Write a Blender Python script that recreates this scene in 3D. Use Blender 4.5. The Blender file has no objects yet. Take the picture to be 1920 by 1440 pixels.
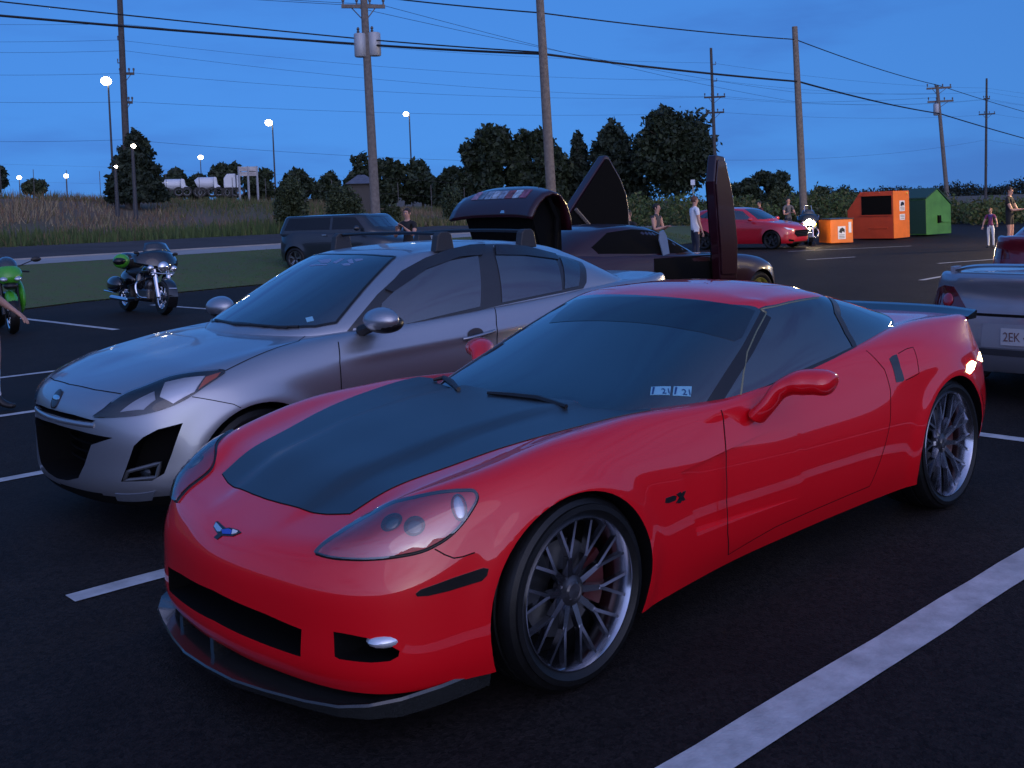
import bpy, bmesh, math, random
import numpy as np
from mathutils import Vector, Matrix
from mathutils.bvhtree import BVHTree
from mathutils.geometry import delaunay_2d_cdt

# ------------------------------------------------------------------ camera, sky, light, exposure
scene = bpy.context.scene
COL = scene.collection
R = math.radians

CAM_POS = np.array([2.475317, 3.457634, 1.620329])
YAW, PITCH, ROLL, FPX = -2.376617, -0.0389547, 0.0344134, 2012.963     # metres / radians, origin = red car's front axle
PPX, PPY = 1141.194, 465.842                                             # optical axis of the cropped frame (1920 x 1440)

def cam_axes():
    cy, sy, cp, sp = math.cos(YAW), math.sin(YAW), math.cos(PITCH), math.sin(PITCH)
    f = np.array([cy * cp, sy * cp, sp]); r = np.array([sy, -cy, 0.0]); d = np.cross(f, r)
    c, s = math.cos(ROLL), math.sin(ROLL)
    return c * r + s * d, -s * r + c * d, f
AX_R, AX_D, AX_F = cam_axes()
cam = bpy.data.cameras.new('camera')
cam.sensor_width = 36.0
cam.lens = FPX / 1920 * 36.0
cam.shift_x = (960 - PPX) / 1920; cam.shift_y = (PPY - 720) / 1920
cam.clip_start, cam.clip_end = 0.1, 3000.0
camo = bpy.data.objects.new('camera', cam)
camo.matrix_world = Matrix(((AX_R[0], -AX_D[0], -AX_F[0], CAM_POS[0]), (AX_R[1], -AX_D[1], -AX_F[1], CAM_POS[1]),
                            (AX_R[2], -AX_D[2], -AX_F[2], CAM_POS[2]), (0, 0, 0, 1)))
COL.objects.link(camo)
scene.camera = camo

SUN_AZ, SUN_EL = R(62), R(4.0)          # dusk: the last light stands low behind the photographer
world = bpy.data.worlds.new('World'); scene.world = world
world.use_nodes = True
wn, wl = world.node_tree.nodes, world.node_tree.links
wn.clear()
wo = wn.new('ShaderNodeOutputWorld'); bg = wn.new('ShaderNodeBackground')
sky = wn.new('ShaderNodeTexSky'); sky.sky_type = 'NISHITA'; sky.sun_disc = False
sky.sun_elevation = SUN_EL; sky.sun_rotation = math.pi / 2 - SUN_AZ
sky.altitude = 0; sky.air_density = 1.0; sky.dust_density = 4.0; sky.ozone_density = 4.0
tc = wn.new('ShaderNodeTexCoord')
lift = wn.new('ShaderNodeVectorMath'); lift.operation = 'MULTIPLY_ADD'      # keep clear of the sky model's brown horizon band
lift.inputs[1].default_value = (1, 1, 0.78); lift.inputs[2].default_value = (0, 0, 0.22)
wl.new(tc.outputs['Generated'], lift.inputs[0]); wl.new(lift.outputs[0], sky.inputs[0])
# thin clouds, a little darker and greyer than the sky they lie in
mp = wn.new('ShaderNodeMapping'); mp.inputs['Scale'].default_value = (1.1, 1.1, 5.0); mp.inputs['Location'].default_value = (1.7, 0.4, 0.0)
nz = wn.new('ShaderNodeTexNoise'); nz.inputs['Scale'].default_value = 2.3; nz.inputs['Detail'].default_value = 6; nz.inputs['Roughness'].default_value = 0.55
rp = wn.new('ShaderNodeMapRange'); rp.inputs['From Min'].default_value = 0.47; rp.inputs['From Max'].default_value = 0.72; rp.interpolation_type = 'SMOOTHSTEP'
rp.inputs['To Max'].default_value = 0.9
cl = wn.new('ShaderNodeMix'); cl.data_type = 'RGBA'; cl.blend_type = 'MULTIPLY'
cl.inputs[7].default_value = (0.82, 0.70, 0.78, 1)
wl.new(tc.outputs['Generated'], mp.inputs[0]); wl.new(mp.outputs[0], nz.inputs[0]); wl.new(nz.outputs[0], rp.inputs[0])
wl.new(rp.outputs[0], cl.inputs[0])
# white balance of the camera, then the broad afterglow of the western half of the sky
wb = wn.new('ShaderNodeMix'); wb.data_type = 'RGBA'; wb.blend_type = 'MULTIPLY'; wb.inputs[0].default_value = 1.0
wb.inputs[7].default_value = (0.58, 0.76, 1.02, 1); wl.new(sky.outputs[0], wb.inputs[6])
ms = wn.new('ShaderNodeMix'); ms.data_type = 'RGBA'; ms.blend_type = 'ADD'; ms.inputs[0].default_value = 1.0     # many-times scattered blue
ms.inputs[7].default_value = (0.075, 0.25, 0.70, 1); wl.new(wb.outputs[2], ms.inputs[6])
dt = wn.new('ShaderNodeVectorMath'); dt.operation = 'DOT_PRODUCT'; dt.inputs[1].default_value = (math.cos(SUN_AZ), math.sin(SUN_AZ), 0.0)
wl.new(tc.outputs['Generated'], dt.inputs[0])
gm = wn.new('ShaderNodeMapRange'); gm.inputs['From Min'].default_value = -0.75; gm.inputs['From Max'].default_value = 1.0
wl.new(dt.outputs['Value'], gm.inputs[0])
gpw = wn.new('ShaderNodeMath'); gpw.operation = 'POWER'; gpw.inputs[1].default_value = 2.2; wl.new(gm.outputs[0], gpw.inputs[0])
gl = wn.new('ShaderNodeMix'); gl.data_type = 'RGBA'; gl.blend_type = 'ADD'; gl.inputs[7].default_value = (1.85, 1.65, 2.55, 1)
wl.new(gpw.outputs[0], gl.inputs[0]); wl.new(ms.outputs[2], gl.inputs[6]); wl.new(gl.outputs[2], cl.inputs[6])
wl.new(cl.outputs[2], bg.inputs[0]); bg.inputs[1].default_value = 0.12
wl.new(bg.outputs[0], wo.inputs[0])

sun = bpy.data.lights.new('sun', 'SUN'); sun.energy = 0.12; sun.angle = R(60); sun.color = (1.0, 0.85, 0.9)
suno = bpy.data.objects.new('sun', sun); COL.objects.link(suno)
_d = Vector((math.cos(SUN_AZ) * math.cos(R(25)), math.sin(SUN_AZ) * math.cos(R(25)), math.sin(R(25))))
suno.rotation_euler = _d.to_track_quat('Z', 'Y').to_euler(); suno.location = (20, 30, 20)

vs = scene.view_settings
vs.view_transform = 'Standard'; vs.look = 'None'; vs.exposure = 1.4; vs.gamma = 1.0; vs.use_curve_mapping = False
scene.cycles.max_bounces = 6; scene.cycles.use_denoising = True

# ------------------------------------------------------------------ small tools
def ray(u, v):
    d = AX_R * ((u - PPX) / FPX) + AX_D * ((v - PPY) / FPX) + AX_F
    return d
def on_plane(u, v, axis, val):
    d = ray(u, v); return CAM_POS + d * ((val - CAM_POS[axis]) / d[axis])
def gp(u, v, z=0.0): return on_plane(u, v, 2, z)
def at_dist(u, v, dist):
    d = ray(u, v); return CAM_POS + d * (dist / math.hypot(d[0], d[1]))

def link(o, parent=None):
    COL.objects.link(o)
    if parent is not None: o.parent = parent
    return o
def empty(name, loc=(0, 0, 0), rz=0.0):
    o = bpy.data.objects.new(name, None); o.location = loc; o.rotation_euler = (0, 0, rz); o.empty_display_size = 0.2
    return link(o)
def tag(o, label=None, cat=None, group=None, kind=None):
    if label: o['label'] = label
    if cat: o['category'] = cat
    if group: o['group'] = group
    if kind: o['kind'] = kind
    return o
def copy_tree(o, parent=None):
    c = o.copy(); COL.objects.link(c); c.parent = parent
    for ch in o.children: copy_tree(ch, c)
    return c

def smooth01(t):
    t = np.clip(t, 0, 1); return t * t * (3 - 2 * t)
def pchip(xk, yk, x):
    xk = np.asarray(xk, float); yk = np.asarray(yk, float); x = np.asarray(x, float)
    h = np.diff(xk); d = np.diff(yk) / h; m = np.zeros_like(yk)
    if len(xk) == 2: m[:] = d[0]
    else:
        for i in range(1, len(xk) - 1):
            if d[i - 1] * d[i] > 0:
                w1, w2 = 2 * h[i] + h[i - 1], h[i] + 2 * h[i - 1]
                m[i] = (w1 + w2) / (w1 / d[i - 1] + w2 / d[i])
        m[0], m[-1] = d[0], d[-1]
    i = np.clip(np.searchsorted(xk, x) - 1, 0, len(xk) - 2)
    t = (x - xk[i]) / h[i]
    t = np.clip(t, 0, 1)
    return (2*t**3-3*t**2+1)*yk[i] + (t**3-2*t**2+t)*h[i]*m[i] + (-2*t**3+3*t**2)*yk[i+1] + (t**3-t**2)*h[i]*m[i+1]
def spline(pts, n, closed=False):
    """Catmull-Rom through points -> about n samples"""
    P = [np.asarray(p, float) for p in pts]; out = []
    m = len(P); segs = m if closed else m - 1
    per = max(1, n // segs)
    for i in range(segs):
        if closed: p0, p1, p2, p3 = P[i - 1], P[i], P[(i + 1) % m], P[(i + 2) % m]
        else: p0, p1, p2, p3 = P[max(i - 1, 0)], P[i], P[i + 1], P[min(i + 2, m - 1)]
        for k in range(per):
            t = k / per
            out.append(0.5 * ((2 * p1) + (p2 - p0) * t + (2*p0 - 5*p1 + 4*p2 - p3) * t*t + (3*p1 - p0 - 3*p2 + p3) * t**3))
    if not closed: out.append(P[-1])
    return out
def resample(pts, step, closed=False):
    P = [np.asarray(p, float) for p in pts]
    if closed: P = P + [P[0]]
    out = []
    for a, b in zip(P[:-1], P[1:]):
        n = max(1, int(math.ceil(np.linalg.norm(b - a) / step)))
        out += [a + (b - a) * k / n for k in range(n)]
    if not closed: out.append(P[-1])
    return out

# ------------------------------------------------------------------ materials
MATS = {}
def mat(name, color, rough=0.5, metal=0.0, coat=0.0, spec=0.5, ior=1.5, emit=None, estr=0.0, noise=0.0, nscale=8.0, bump=0.0, bscale=60.0, coat_rough=0.03, alpha=None, col2=None, trans=0.0, flake=0.0, coat_ior=1.5):
    if name in MATS: return MATS[name]
    m = bpy.data.materials.new(name); m.use_nodes = True
    nt = m.node_tree; b = nt.nodes['Principled BSDF']
    b.inputs['Base Color'].default_value = (*color, 1); b.inputs['Roughness'].default_value = rough
    b.inputs['Metallic'].default_value = metal; b.inputs['Coat Weight'].default_value = coat
    b.inputs['Coat Roughness'].default_value = coat_rough; b.inputs['Specular IOR Level'].default_value = spec; b.inputs['IOR'].default_value = ior; b.inputs['Coat IOR'].default_value = coat_ior
    if trans: b.inputs['Transmission Weight'].default_value = trans
    if emit: b.inputs['Emission Color'].default_value = (*emit, 1); b.inputs['Emission Strength'].default_value = estr
    if noise > 0 or bump > 0:
        co = nt.nodes.new('ShaderNodeTexCoord')
    if noise > 0:
        n = nt.nodes.new('ShaderNodeTexNoise'); n.inputs['Scale'].default_value = nscale; n.inputs['Detail'].default_value = 5
        n.inputs['Roughness'].default_value = 0.6
        nt.links.new(co.outputs['Object'], n.inputs[0])
        mx = nt.nodes.new('ShaderNodeMix'); mx.data_type = 'RGBA'
        c2 = col2 if col2 else tuple(c * (1 - noise) for c in color)
        c1 = color if col2 else tuple(min(1, c * (1 + noise)) for c in color)
        mx.inputs[6].default_value = (*c1, 1); mx.inputs[7].default_value = (*c2, 1)
        mr = nt.nodes.new('ShaderNodeMapRange'); mr.inputs['From Min'].default_value = 0.32; mr.inputs['From Max'].default_value = 0.68
        nt.links.new(n.outputs[0], mr.inputs[0]); nt.links.new(mr.outputs[0], mx.inputs[0])
        nt.links.new(mx.outputs[2], b.inputs['Base Color'])
    if bump > 0:
        n2 = nt.nodes.new('ShaderNodeTexNoise'); n2.inputs['Scale'].default_value = bscale; n2.inputs['Detail'].default_value = 3
        nt.links.new(co.outputs['Object'], n2.inputs[0])
        bp = nt.nodes.new('ShaderNodeBump'); bp.inputs['Strength'].default_value = bump; bp.inputs['Distance'].default_value = 0.02
        nt.links.new(n2.outputs[0], bp.inputs['Height']); nt.links.new(bp.outputs[0], b.inputs['Normal'])
    if flake > 0:
        co = nt.nodes.new('ShaderNodeTexCoord'); n3 = nt.nodes.new('ShaderNodeTexNoise'); n3.inputs['Scale'].default_value = 900
        nt.links.new(co.outputs['Object'], n3.inputs[0])
        bp = nt.nodes.new('ShaderNodeBump'); bp.inputs['Strength'].default_value = flake; bp.inputs['Distance'].default_value = 0.0005
        nt.links.new(n3.outputs[0], bp.inputs['Height']); nt.links.new(bp.outputs[0], b.inputs['Normal'])
    MATS[name] = m
    return m

M_BLACK = mat('black_plastic', (0.008, 0.008, 0.009), 0.45)
M_VOID = mat('dark_cavity', (0.004, 0.004, 0.004), 0.9, spec=0.1)
M_RUBBER = mat('tyre_rubber', (0.006, 0.006, 0.006), 0.42, spec=.35, noise=0.3, nscale=30, bump=0.1, bscale=200)
M_TRIM = mat('black_trim', (0.010, 0.010, 0.011), 0.3)
M_SEAM = mat('panel_gap', (0.004, 0.003, 0.003), 0.8, spec=0.2)
M_CHROME = mat('chrome', (0.75, 0.76, 0.78), 0.08, metal=1.0)
M_GLASS_D = mat('tinted_glass', (0.005, 0.015, 0.022), 0.03, ior=2.05, coat=0.6, coat_rough=0.01)
M_WHITE = mat('white_print', (0.7, 0.72, 0.75), 0.5)

# ------------------------------------------------------------------ mesh builder
class MB:
    def __init__(s): s.v = []; s.f = []; s.m = []
    def add(s, vs, fs, mi=0):
        n = len(s.v); s.v += [tuple(map(float, p)) for p in vs]; s.f += [tuple(n + i for i in f) for f in fs]; s.m += [mi] * len(fs)
        return s
    def box(s, c, size, rot=None, mi=0, taper=None):
        hx, hy, hz = size[0] / 2, size[1] / 2, size[2] / 2
        P = []
        for z in (-1, 1):
            k = (taper if (taper and z > 0) else 1.0)
            for x, y in ((-1, -1), (1, -1), (1, 1), (-1, 1)): P.append(Vector((x * hx * k, y * hy * k, z * hz)))
        if rot is not None:
            M = rot if isinstance(rot, Matrix) else Matrix.Rotation(rot, 3, 'Z')
            P = [M @ p for p in P]
        P = [p + Vector(c) for p in P]
        return s.add(P, [(3, 2, 1, 0), (4, 5, 6, 7), (0, 1, 5, 4), (1, 2, 6, 5), (2, 3, 7, 6), (3, 0, 4, 7)], mi)
    def prism(s, poly, lo, hi, frame=None, mi=0):
        """polygon (a,b) extruded along third axis from lo to hi; frame(a,b,h)->xyz"""
        fr = frame or (lambda a, b, h: (a, b, h)); n = len(poly)
        P = [fr(a, b, lo) for a, b in poly] + [fr(a, b, hi) for a, b in poly]
        F = [tuple(range(n))[::-1], tuple(range(n, 2 * n))] + [(i, (i + 1) % n, n + (i + 1) % n, n + i) for i in range(n)]
        return s.add(P, F, mi)
    def tube(s, pts, rad, n=8, caps=True, mi=0, closed=False, flat=None):
        P = [np.asarray(p, float) for p in pts]; m = len(P)
        rad = [rad] * m if np.isscalar(rad) else list(rad)
        up = np.array([0, 0, 1.0]); V = []
        prev = None
        for i in range(m):
            if closed: t = P[(i + 1) % m] - P[i - 1]
            else: t = P[min(i + 1, m - 1)] - P[max(i - 1, 0)]
            t = t / (np.linalg.norm(t) + 1e-12)
            if prev is None:
                a = np.cross(t, up)
                if np.linalg.norm(a) < 1e-3: a = np.cross(t, np.array([1.0, 0, 0]))
            else: a = prev - t * (prev @ t)
            a = a / (np.linalg.norm(a) + 1e-12); prev = a; b = np.cross(t, a)
            for k in range(n):
                th = 2 * math.pi * k / n
                V.append(P[i] + rad[i] * (math.cos(th) * a + (flat or 1.0) * math.sin(th) * b))
        F = []
        for i in range(m if closed else m - 1):
            j = (i + 1) % m
            for k in range(n): F.append((i * n + k, i * n + (k + 1) % n, j * n + (k + 1) % n, j * n + k))
        if caps and not closed: F += [tuple(range(n))[::-1], tuple(range((m - 1) * n, m * n))]
        return s.add(V, F, mi)
    def lathe(s, prof, n=32, frame=None, mi=0, closed=False):
        """prof: list of (radius, height); revolved about the frame's third axis"""
        fr = frame or (lambda a, b, h: (a, b, h)); m = len(prof); V = []
        for r, h in prof:
            for k in range(n):
                th = 2 * math.pi * k / n; V.append(fr(r * math.cos(th), r * math.sin(th), h))
        F = []
        for i in range(m if closed else m - 1):
            j = (i + 1) % m
            for k in range(n): F.append((i * n + k, i * n + (k + 1) % n, j * n + (k + 1) % n, j * n + k))
        return s.add(V, F, mi)
    def ball(s, c, r, nu=12, nv=8, mi=0):
        r = (r, r, r) if np.isscalar(r) else r; V = []; F = []
        for j in range(nv + 1):
            ph = math.pi * j / nv
            for i in range(nu):
                th = 2 * math.pi * i / nu
                V.append((c[0] + r[0] * math.sin(ph) * math.cos(th), c[1] + r[1] * math.sin(ph) * math.sin(th), c[2] + r[2] * math.cos(ph)))
        for j in range(nv):
            for i in range(nu): F.append((j * nu + i, (j + 1) * nu + i, (j + 1) * nu + (i + 1) % nu, j * nu + (i + 1) % nu))
        return s.add(V, F, mi)
    def build(s, name, mats, parent=None, smooth=False, angle=40, bevel=0.0):
        me = bpy.data.meshes.new(name); me.from_pydata(s.v, [], s.f); me.validate()
        mats = mats if isinstance(mats, (list, tuple)) else [mats]
        for m in mats: me.materials.append(m)
        if len(mats) > 1 and len(me.polygons) == len(s.m): me.polygons.foreach_set('material_index', s.m)
        if smooth:
            me.polygons.foreach_set('use_smooth', [True] * len(me.polygons))
            if angle < 180: me.set_sharp_from_angle(angle=R(angle))
        o = bpy.data.objects.new(name, me); link(o, parent)
        if bevel > 0:
            bv = o.modifiers.new('bevel', 'BEVEL'); bv.width = bevel; bv.segments = 2; bv.limit_method = 'ANGLE'; bv.angle_limit = R(35)
        return o
def np_mesh(name, V, F, mats, parent=None, smooth=True, angle=180, mi=None):
    me = bpy.data.meshes.new(name); me.from_pydata([tuple(p) for p in V], [], [tuple(f) for f in F])
    for m in (mats if isinstance(mats, (list, tuple)) else [mats]): me.materials.append(m)
    if mi is not None: me.polygons.foreach_set('material_index', list(mi))
    if smooth:
        me.polygons.foreach_set('use_smooth', [True] * len(me.polygons))
        if angle < 180: me.set_sharp_from_angle(angle=R(angle))
    return link(bpy.data.objects.new(name, me), parent)
# ------------------------------------------------------------------ ground: lot, lawn, pavement, road, field
rng = np.random.default_rng(7)
EX = [-900, -140, -95, -60, -42, -33, -25, -11, -6, -2, 40, 300]
EY = [-58, -52, -46, -36, -28.5, -24.8, -22.8, -20.9, -20.0, -17.8, -16, -16]       # edge of the lot
def lot_edge(x): return np.interp(x, EX, EY)
HD = [-500, 0, 4.2, 8.6, 8.8, 15.0, 17.0, 24, 34, 46, 1500]
def ground_z(x, y):
    d = lot_edge(x) - np.asarray(y, float)
    k = np.interp(x, [-95, -50, -30, 40], [.15, .35, 1.0, 1.0])               # the street falls away to the right
    hill = np.interp(x, [-110, -70, -40, -22, -10, 60], [1.0, 1.25, 1.7, 2.1, 2.6, 2.6])
    base = np.interp(d, [0, 4.2, 8.7, 15.0], [0, .70, .70, .95]) * k
    up = smooth01((d - 15.5) / 26.0) * hill
    ratio = np.asarray(x, float) / np.minimum(np.asarray(y, float), -1.0)
    up = up + .045 * np.clip(d - 46, 0, 120) * np.interp(ratio, [.8, 1.3], [1, 0])         # the land keeps rising behind the bank on the left
    return np.where(d <= 0, 0.0, base + up)
def sheet(name, xs, ds, dz, m, kind='structure', bumpy=0.0):
    X, D = np.meshgrid(xs, ds); Y = lot_edge(X) - D; Z = ground_z(X, Y) + dz
    if bumpy: Z = Z + bumpy * (np.sin(X * .7 + D * .3) * np.sin(D * .9 - X * .21)) * (D > 16)
    nx, nd = len(xs), len(ds); V = np.c_[X.ravel(), Y.ravel(), Z.ravel()]
    F = [(j * nx + i, j * nx + i + 1, (j + 1) * nx + i + 1, (j + 1) * nx + i) for j in range(nd - 1) for i in range(nx - 1)]
    me_o = np_mesh(name, V, F, m, None, True)
    return tag(me_o, kind=kind)
M_ASPH = mat('asphalt', (0.0125, 0.0095, 0.0085), 0.8, spec=0.18, noise=0.22, nscale=2.5, bump=0.5, bscale=110)
def asphalt_nodes(m):
    nt = m.node_tree; b = nt.nodes['Principled BSDF']; lk = b.inputs['Base Color'].links[0]; src = lk.from_socket
    co = nt.nodes.new('ShaderNodeTexCoord'); v = nt.nodes.new('ShaderNodeTexVoronoi'); v.inputs['Scale'].default_value = 70
    nt.links.new(co.outputs['Object'], v.inputs['Vector'])
    mr = nt.nodes.new('ShaderNodeMapRange'); mr.inputs['To Min'].default_value = .35; mr.inputs['To Max'].default_value = 2.1; nt.links.new(v.outputs['Color'], mr.inputs[0])
    mx = nt.nodes.new('ShaderNodeMix'); mx.data_type = 'RGBA'; mx.blend_type = 'MULTIPLY'; mx.inputs[0].default_value = 1
    nt.links.new(src, mx.inputs[6]); nt.links.new(mr.outputs[0], mx.inputs[7])
    st = nt.nodes.new('ShaderNodeTexNoise'); st.inputs['Scale'].default_value = .35; st.inputs['Detail'].default_value = 7; nt.links.new(co.outputs['Object'], st.inputs['Vector'])
    m2 = nt.nodes.new('ShaderNodeMapRange'); m2.inputs['From Min'].default_value = .35; m2.inputs['From Max'].default_value = .7; m2.inputs['To Min'].default_value = .75; m2.inputs['To Max'].default_value = 1.35; nt.links.new(st.outputs[0], m2.inputs[0])
    m3 = nt.nodes.new('ShaderNodeMix'); m3.data_type = 'RGBA'; m3.blend_type = 'MULTIPLY'; m3.inputs[0].default_value = 1
    nt.links.new(mx.outputs[2], m3.inputs[6]); nt.links.new(m2.outputs[0], m3.inputs[7]); nt.links.new(m3.outputs[2], b.inputs['Base Color'])
asphalt_nodes(M_ASPH)
M_ROAD = mat('old_asphalt', (0.060, 0.054, 0.054), 0.9, spec=.15, noise=0.2, nscale=.7, bump=0.2, bscale=40)
M_CONC = mat('concrete', (0.30, 0.29, 0.28), 0.9, noise=0.15, nscale=1.2)
M_FIELD = mat('field_soil', (0.085, 0.078, 0.034), 0.95, noise=0.5, nscale=.25, col2=(0.14, 0.088, 0.060))
M_LAWN = mat('lawn', (0.062, 0.115, 0.020), 0.9, noise=0.5, nscale=3.5, bump=0.8, bscale=30, col2=(0.085, 0.085, 0.035))
xs_all = np.concatenate([np.linspace(300, 40, 6), np.linspace(30, -130, 81), np.linspace(-150, -900, 14)])
ds_all = np.concatenate([[-400, -100, -40, -10, -3, -.5, 0], np.linspace(.7, 15, 22), np.linspace(16, 60, 32), [70, 90, 130, 200, 350, 700, 1400]])
sheet('ground', xs_all, ds_all, -.02, M_FIELD)
xs_n = np.concatenate([[60], np.linspace(40, -100, 71)])
sheet('parking_lot', xs_n, [-70, -40, -20, -8, -3, 0], .0, M_ASPH)
sheet('lawn', np.linspace(40, -60, 51), np.linspace(.05, 4.2, 9), .012, M_LAWN)
sheet('sidewalk', np.linspace(40, -75, 58), [4.2, 6.4, 8.6], .016, M_CONC)
sheet('road', np.linspace(60, -98, 80), [8.6, 10, 11.8, 13.4, 15.0], .012, M_ROAD)
# kerb between pavement and road, edge of the lot
xs = np.linspace(40, -75, 58); w = MB()
for a, b in zip(xs[:-1], xs[1:]):
    ya, yb = lot_edge(a) - 8.6, lot_edge(b) - 8.6; za, zb2 = float(ground_z(a, ya)), float(ground_z(b, yb))
    w.add([(a, ya + .15, za + .05), (b, yb + .15, zb2 + .05), (b, yb, zb2 + .05), (a, ya, za + .05), (a, ya, za - .1), (b, yb, zb2 - .1), (a, ya + .15, za - .1), (b, yb + .15, zb2 - .1)], [(0, 3, 2, 1), (3, 4, 5, 2), (6, 0, 1, 7)])
tag(w.build('kerb', M_CONC), kind='structure')
# painted stall lines
M_PAINT = mat('line_paint', (0.47, 0.47, 0.47), 0.7, noise=0.25, nscale=7, bump=.15, bscale=80)
def line(a, b, wd, label):
    a, b = np.array(a, float), np.array(b, float); t = (b - a) / np.linalg.norm(b - a); n = np.array([-t[1], t[0]]) * wd / 2
    k = max(2, int(np.linalg.norm(b - a) / .25)); w = MB(); V = []
    for i in range(k + 1):
        p = a + (b - a) * i / k; j = rng.uniform(-.004, .004, 2)
        V += [(p[0] + n[0] + j[0], p[1] + n[1] + j[0], .004), (p[0] - n[0] + j[1], p[1] - n[1] + j[1], .004)]
    w.add(V, [(2 * i, 2 * i + 1, 2 * i + 3, 2 * i + 2) for i in range(k)])
    return tag(w.build('stall_line', M_PAINT), kind='structure')
line((1.1, 1.50), (-4.35, 1.545), .17, 1)
line((.81, -1.45), (-4.35, -1.40), .12, 2)
line((.9, -4.13), (-4.35, -4.05), .11, 3)
line((.2, -6.72), (-4.35, -6.60), .11, 4)
line((-.9, -9.3), (-4.6, -9.2), .11, 4)
line((-4.40, 12.0), (-4.40, -9.2), .11, 5)
line((-3.97, -17.3), (-4.08, -13.3), .11, 6)
line((-6.46, -17.6), (-6.62, -14.0), .11, 7)
line((-9.0, -18.3), (-9.2, -14.4), .11, 7)
line((-16.5, -6.48), (-19.3, -6.66), .12, 8)
line((-21.3, -8.54), (-23.2, -7.9), .12, 9)
line((-22.1, -12.75), (-23.5, -12.1), .13, 10)
line((-26.0, -16.0), (-29.5, -13.6), .11, 10)
line((-33.0, -11.5), (-36.0, -10.9), .11, 10)
# ------------------------------------------------------------------ field plants, trees, poles, wires, lamps, far yard
def scatter_blades(name, n, xr, dr, hr, wr, mats, lean=.25, dens=None, seed=3, label=None, cat=None, clump=0):
    g = np.random.default_rng(seed)
    x = g.uniform(min(xr), max(xr), n); d = dr[0] + (dr[1] - dr[0]) * g.random(n) ** 1.0
    if clump:
        f = np.sin(x * .55 + 1.3 * np.sin(d * .21)) * np.sin(d * .47 + x * .18) + .5 * np.sin(x * 1.7 + d * .9); keep = f + g.normal(0, .6, n) > -.2; x, d = x[keep], d[keep]
    n = len(x); y = lot_edge(x) - d; z = ground_z(x, y) - .02
    h = g.uniform(*hr, n) * (.7 + .5 * (np.sin(x * .31 + d * .17) * .5 + .5)); w = g.uniform(*wr, n); a = g.uniform(0, np.pi, n); la = g.uniform(0, 2 * np.pi, n); ll = g.uniform(0, lean, n) * h
    V = np.empty((n, 3, 3))
    V[:, 0] = np.c_[x - np.cos(a) * w, y - np.sin(a) * w, z]; V[:, 1] = np.c_[x + np.cos(a) * w, y + np.sin(a) * w, z]; V[:, 2] = np.c_[x + np.cos(la) * ll, y + np.sin(la) * ll, z + h]
    me = bpy.data.meshes.new(name); me.vertices.add(3 * n); me.vertices.foreach_set('co', V.ravel()); me.loops.add(3 * n); me.loops.foreach_set('vertex_index', np.arange(3 * n))
    me.polygons.add(n); me.polygons.foreach_set('loop_start', np.arange(n) * 3); me.polygons.foreach_set('loop_total', np.full(n, 3))
    for m in mats: me.materials.append(m)
    k = (np.sin(x * .23 + 2) * np.sin(d * .19 + x * .05) * 1.2 + g.normal(0, .7, n) + (len(mats) - 1) / 2)
    me.polygons.foreach_set('material_index', np.clip(np.round(k), 0, len(mats) - 1).astype(int)); me.update(calc_edges=True); me.validate()
    o = bpy.data.objects.new(name, me); link(o); return tag(o, label, cat, kind='stuff')
G1 = mat('grass_green', (.060, .095, .024), .8); G2 = mat('grass_olive', (.115, .112, .040), .85); G3 = mat('grass_brown', (.19, .120, .075), .9); G4 = mat('grass_straw', (.28, .22, .13), .9)
scatter_blades('field_grass', 120000, (6, -105), (15.6, 52), (.16, .62), (.010, .034), [G1, G2, G3, G4], lean=.7, clump=1, seed=3, label='tall brown and green weeds covering the bank', cat='grass')
scatter_blades('verge_weeds', 16000, (6, -70), (15.2, 21), (.25, .7), (.02, .05), [G1, G1, G2], seed=5, label='low green weeds along the far road edge', cat='weeds')
scatter_blades('lawn_grass', 45000, (4, -34), (.05, 4.2), (.03, .075), (.008, .016), [G1, mat('lawn_blade', (.060, .120, .020), .8)], seed=8, label='short mown grass between lot and pavement', cat='grass')

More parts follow.
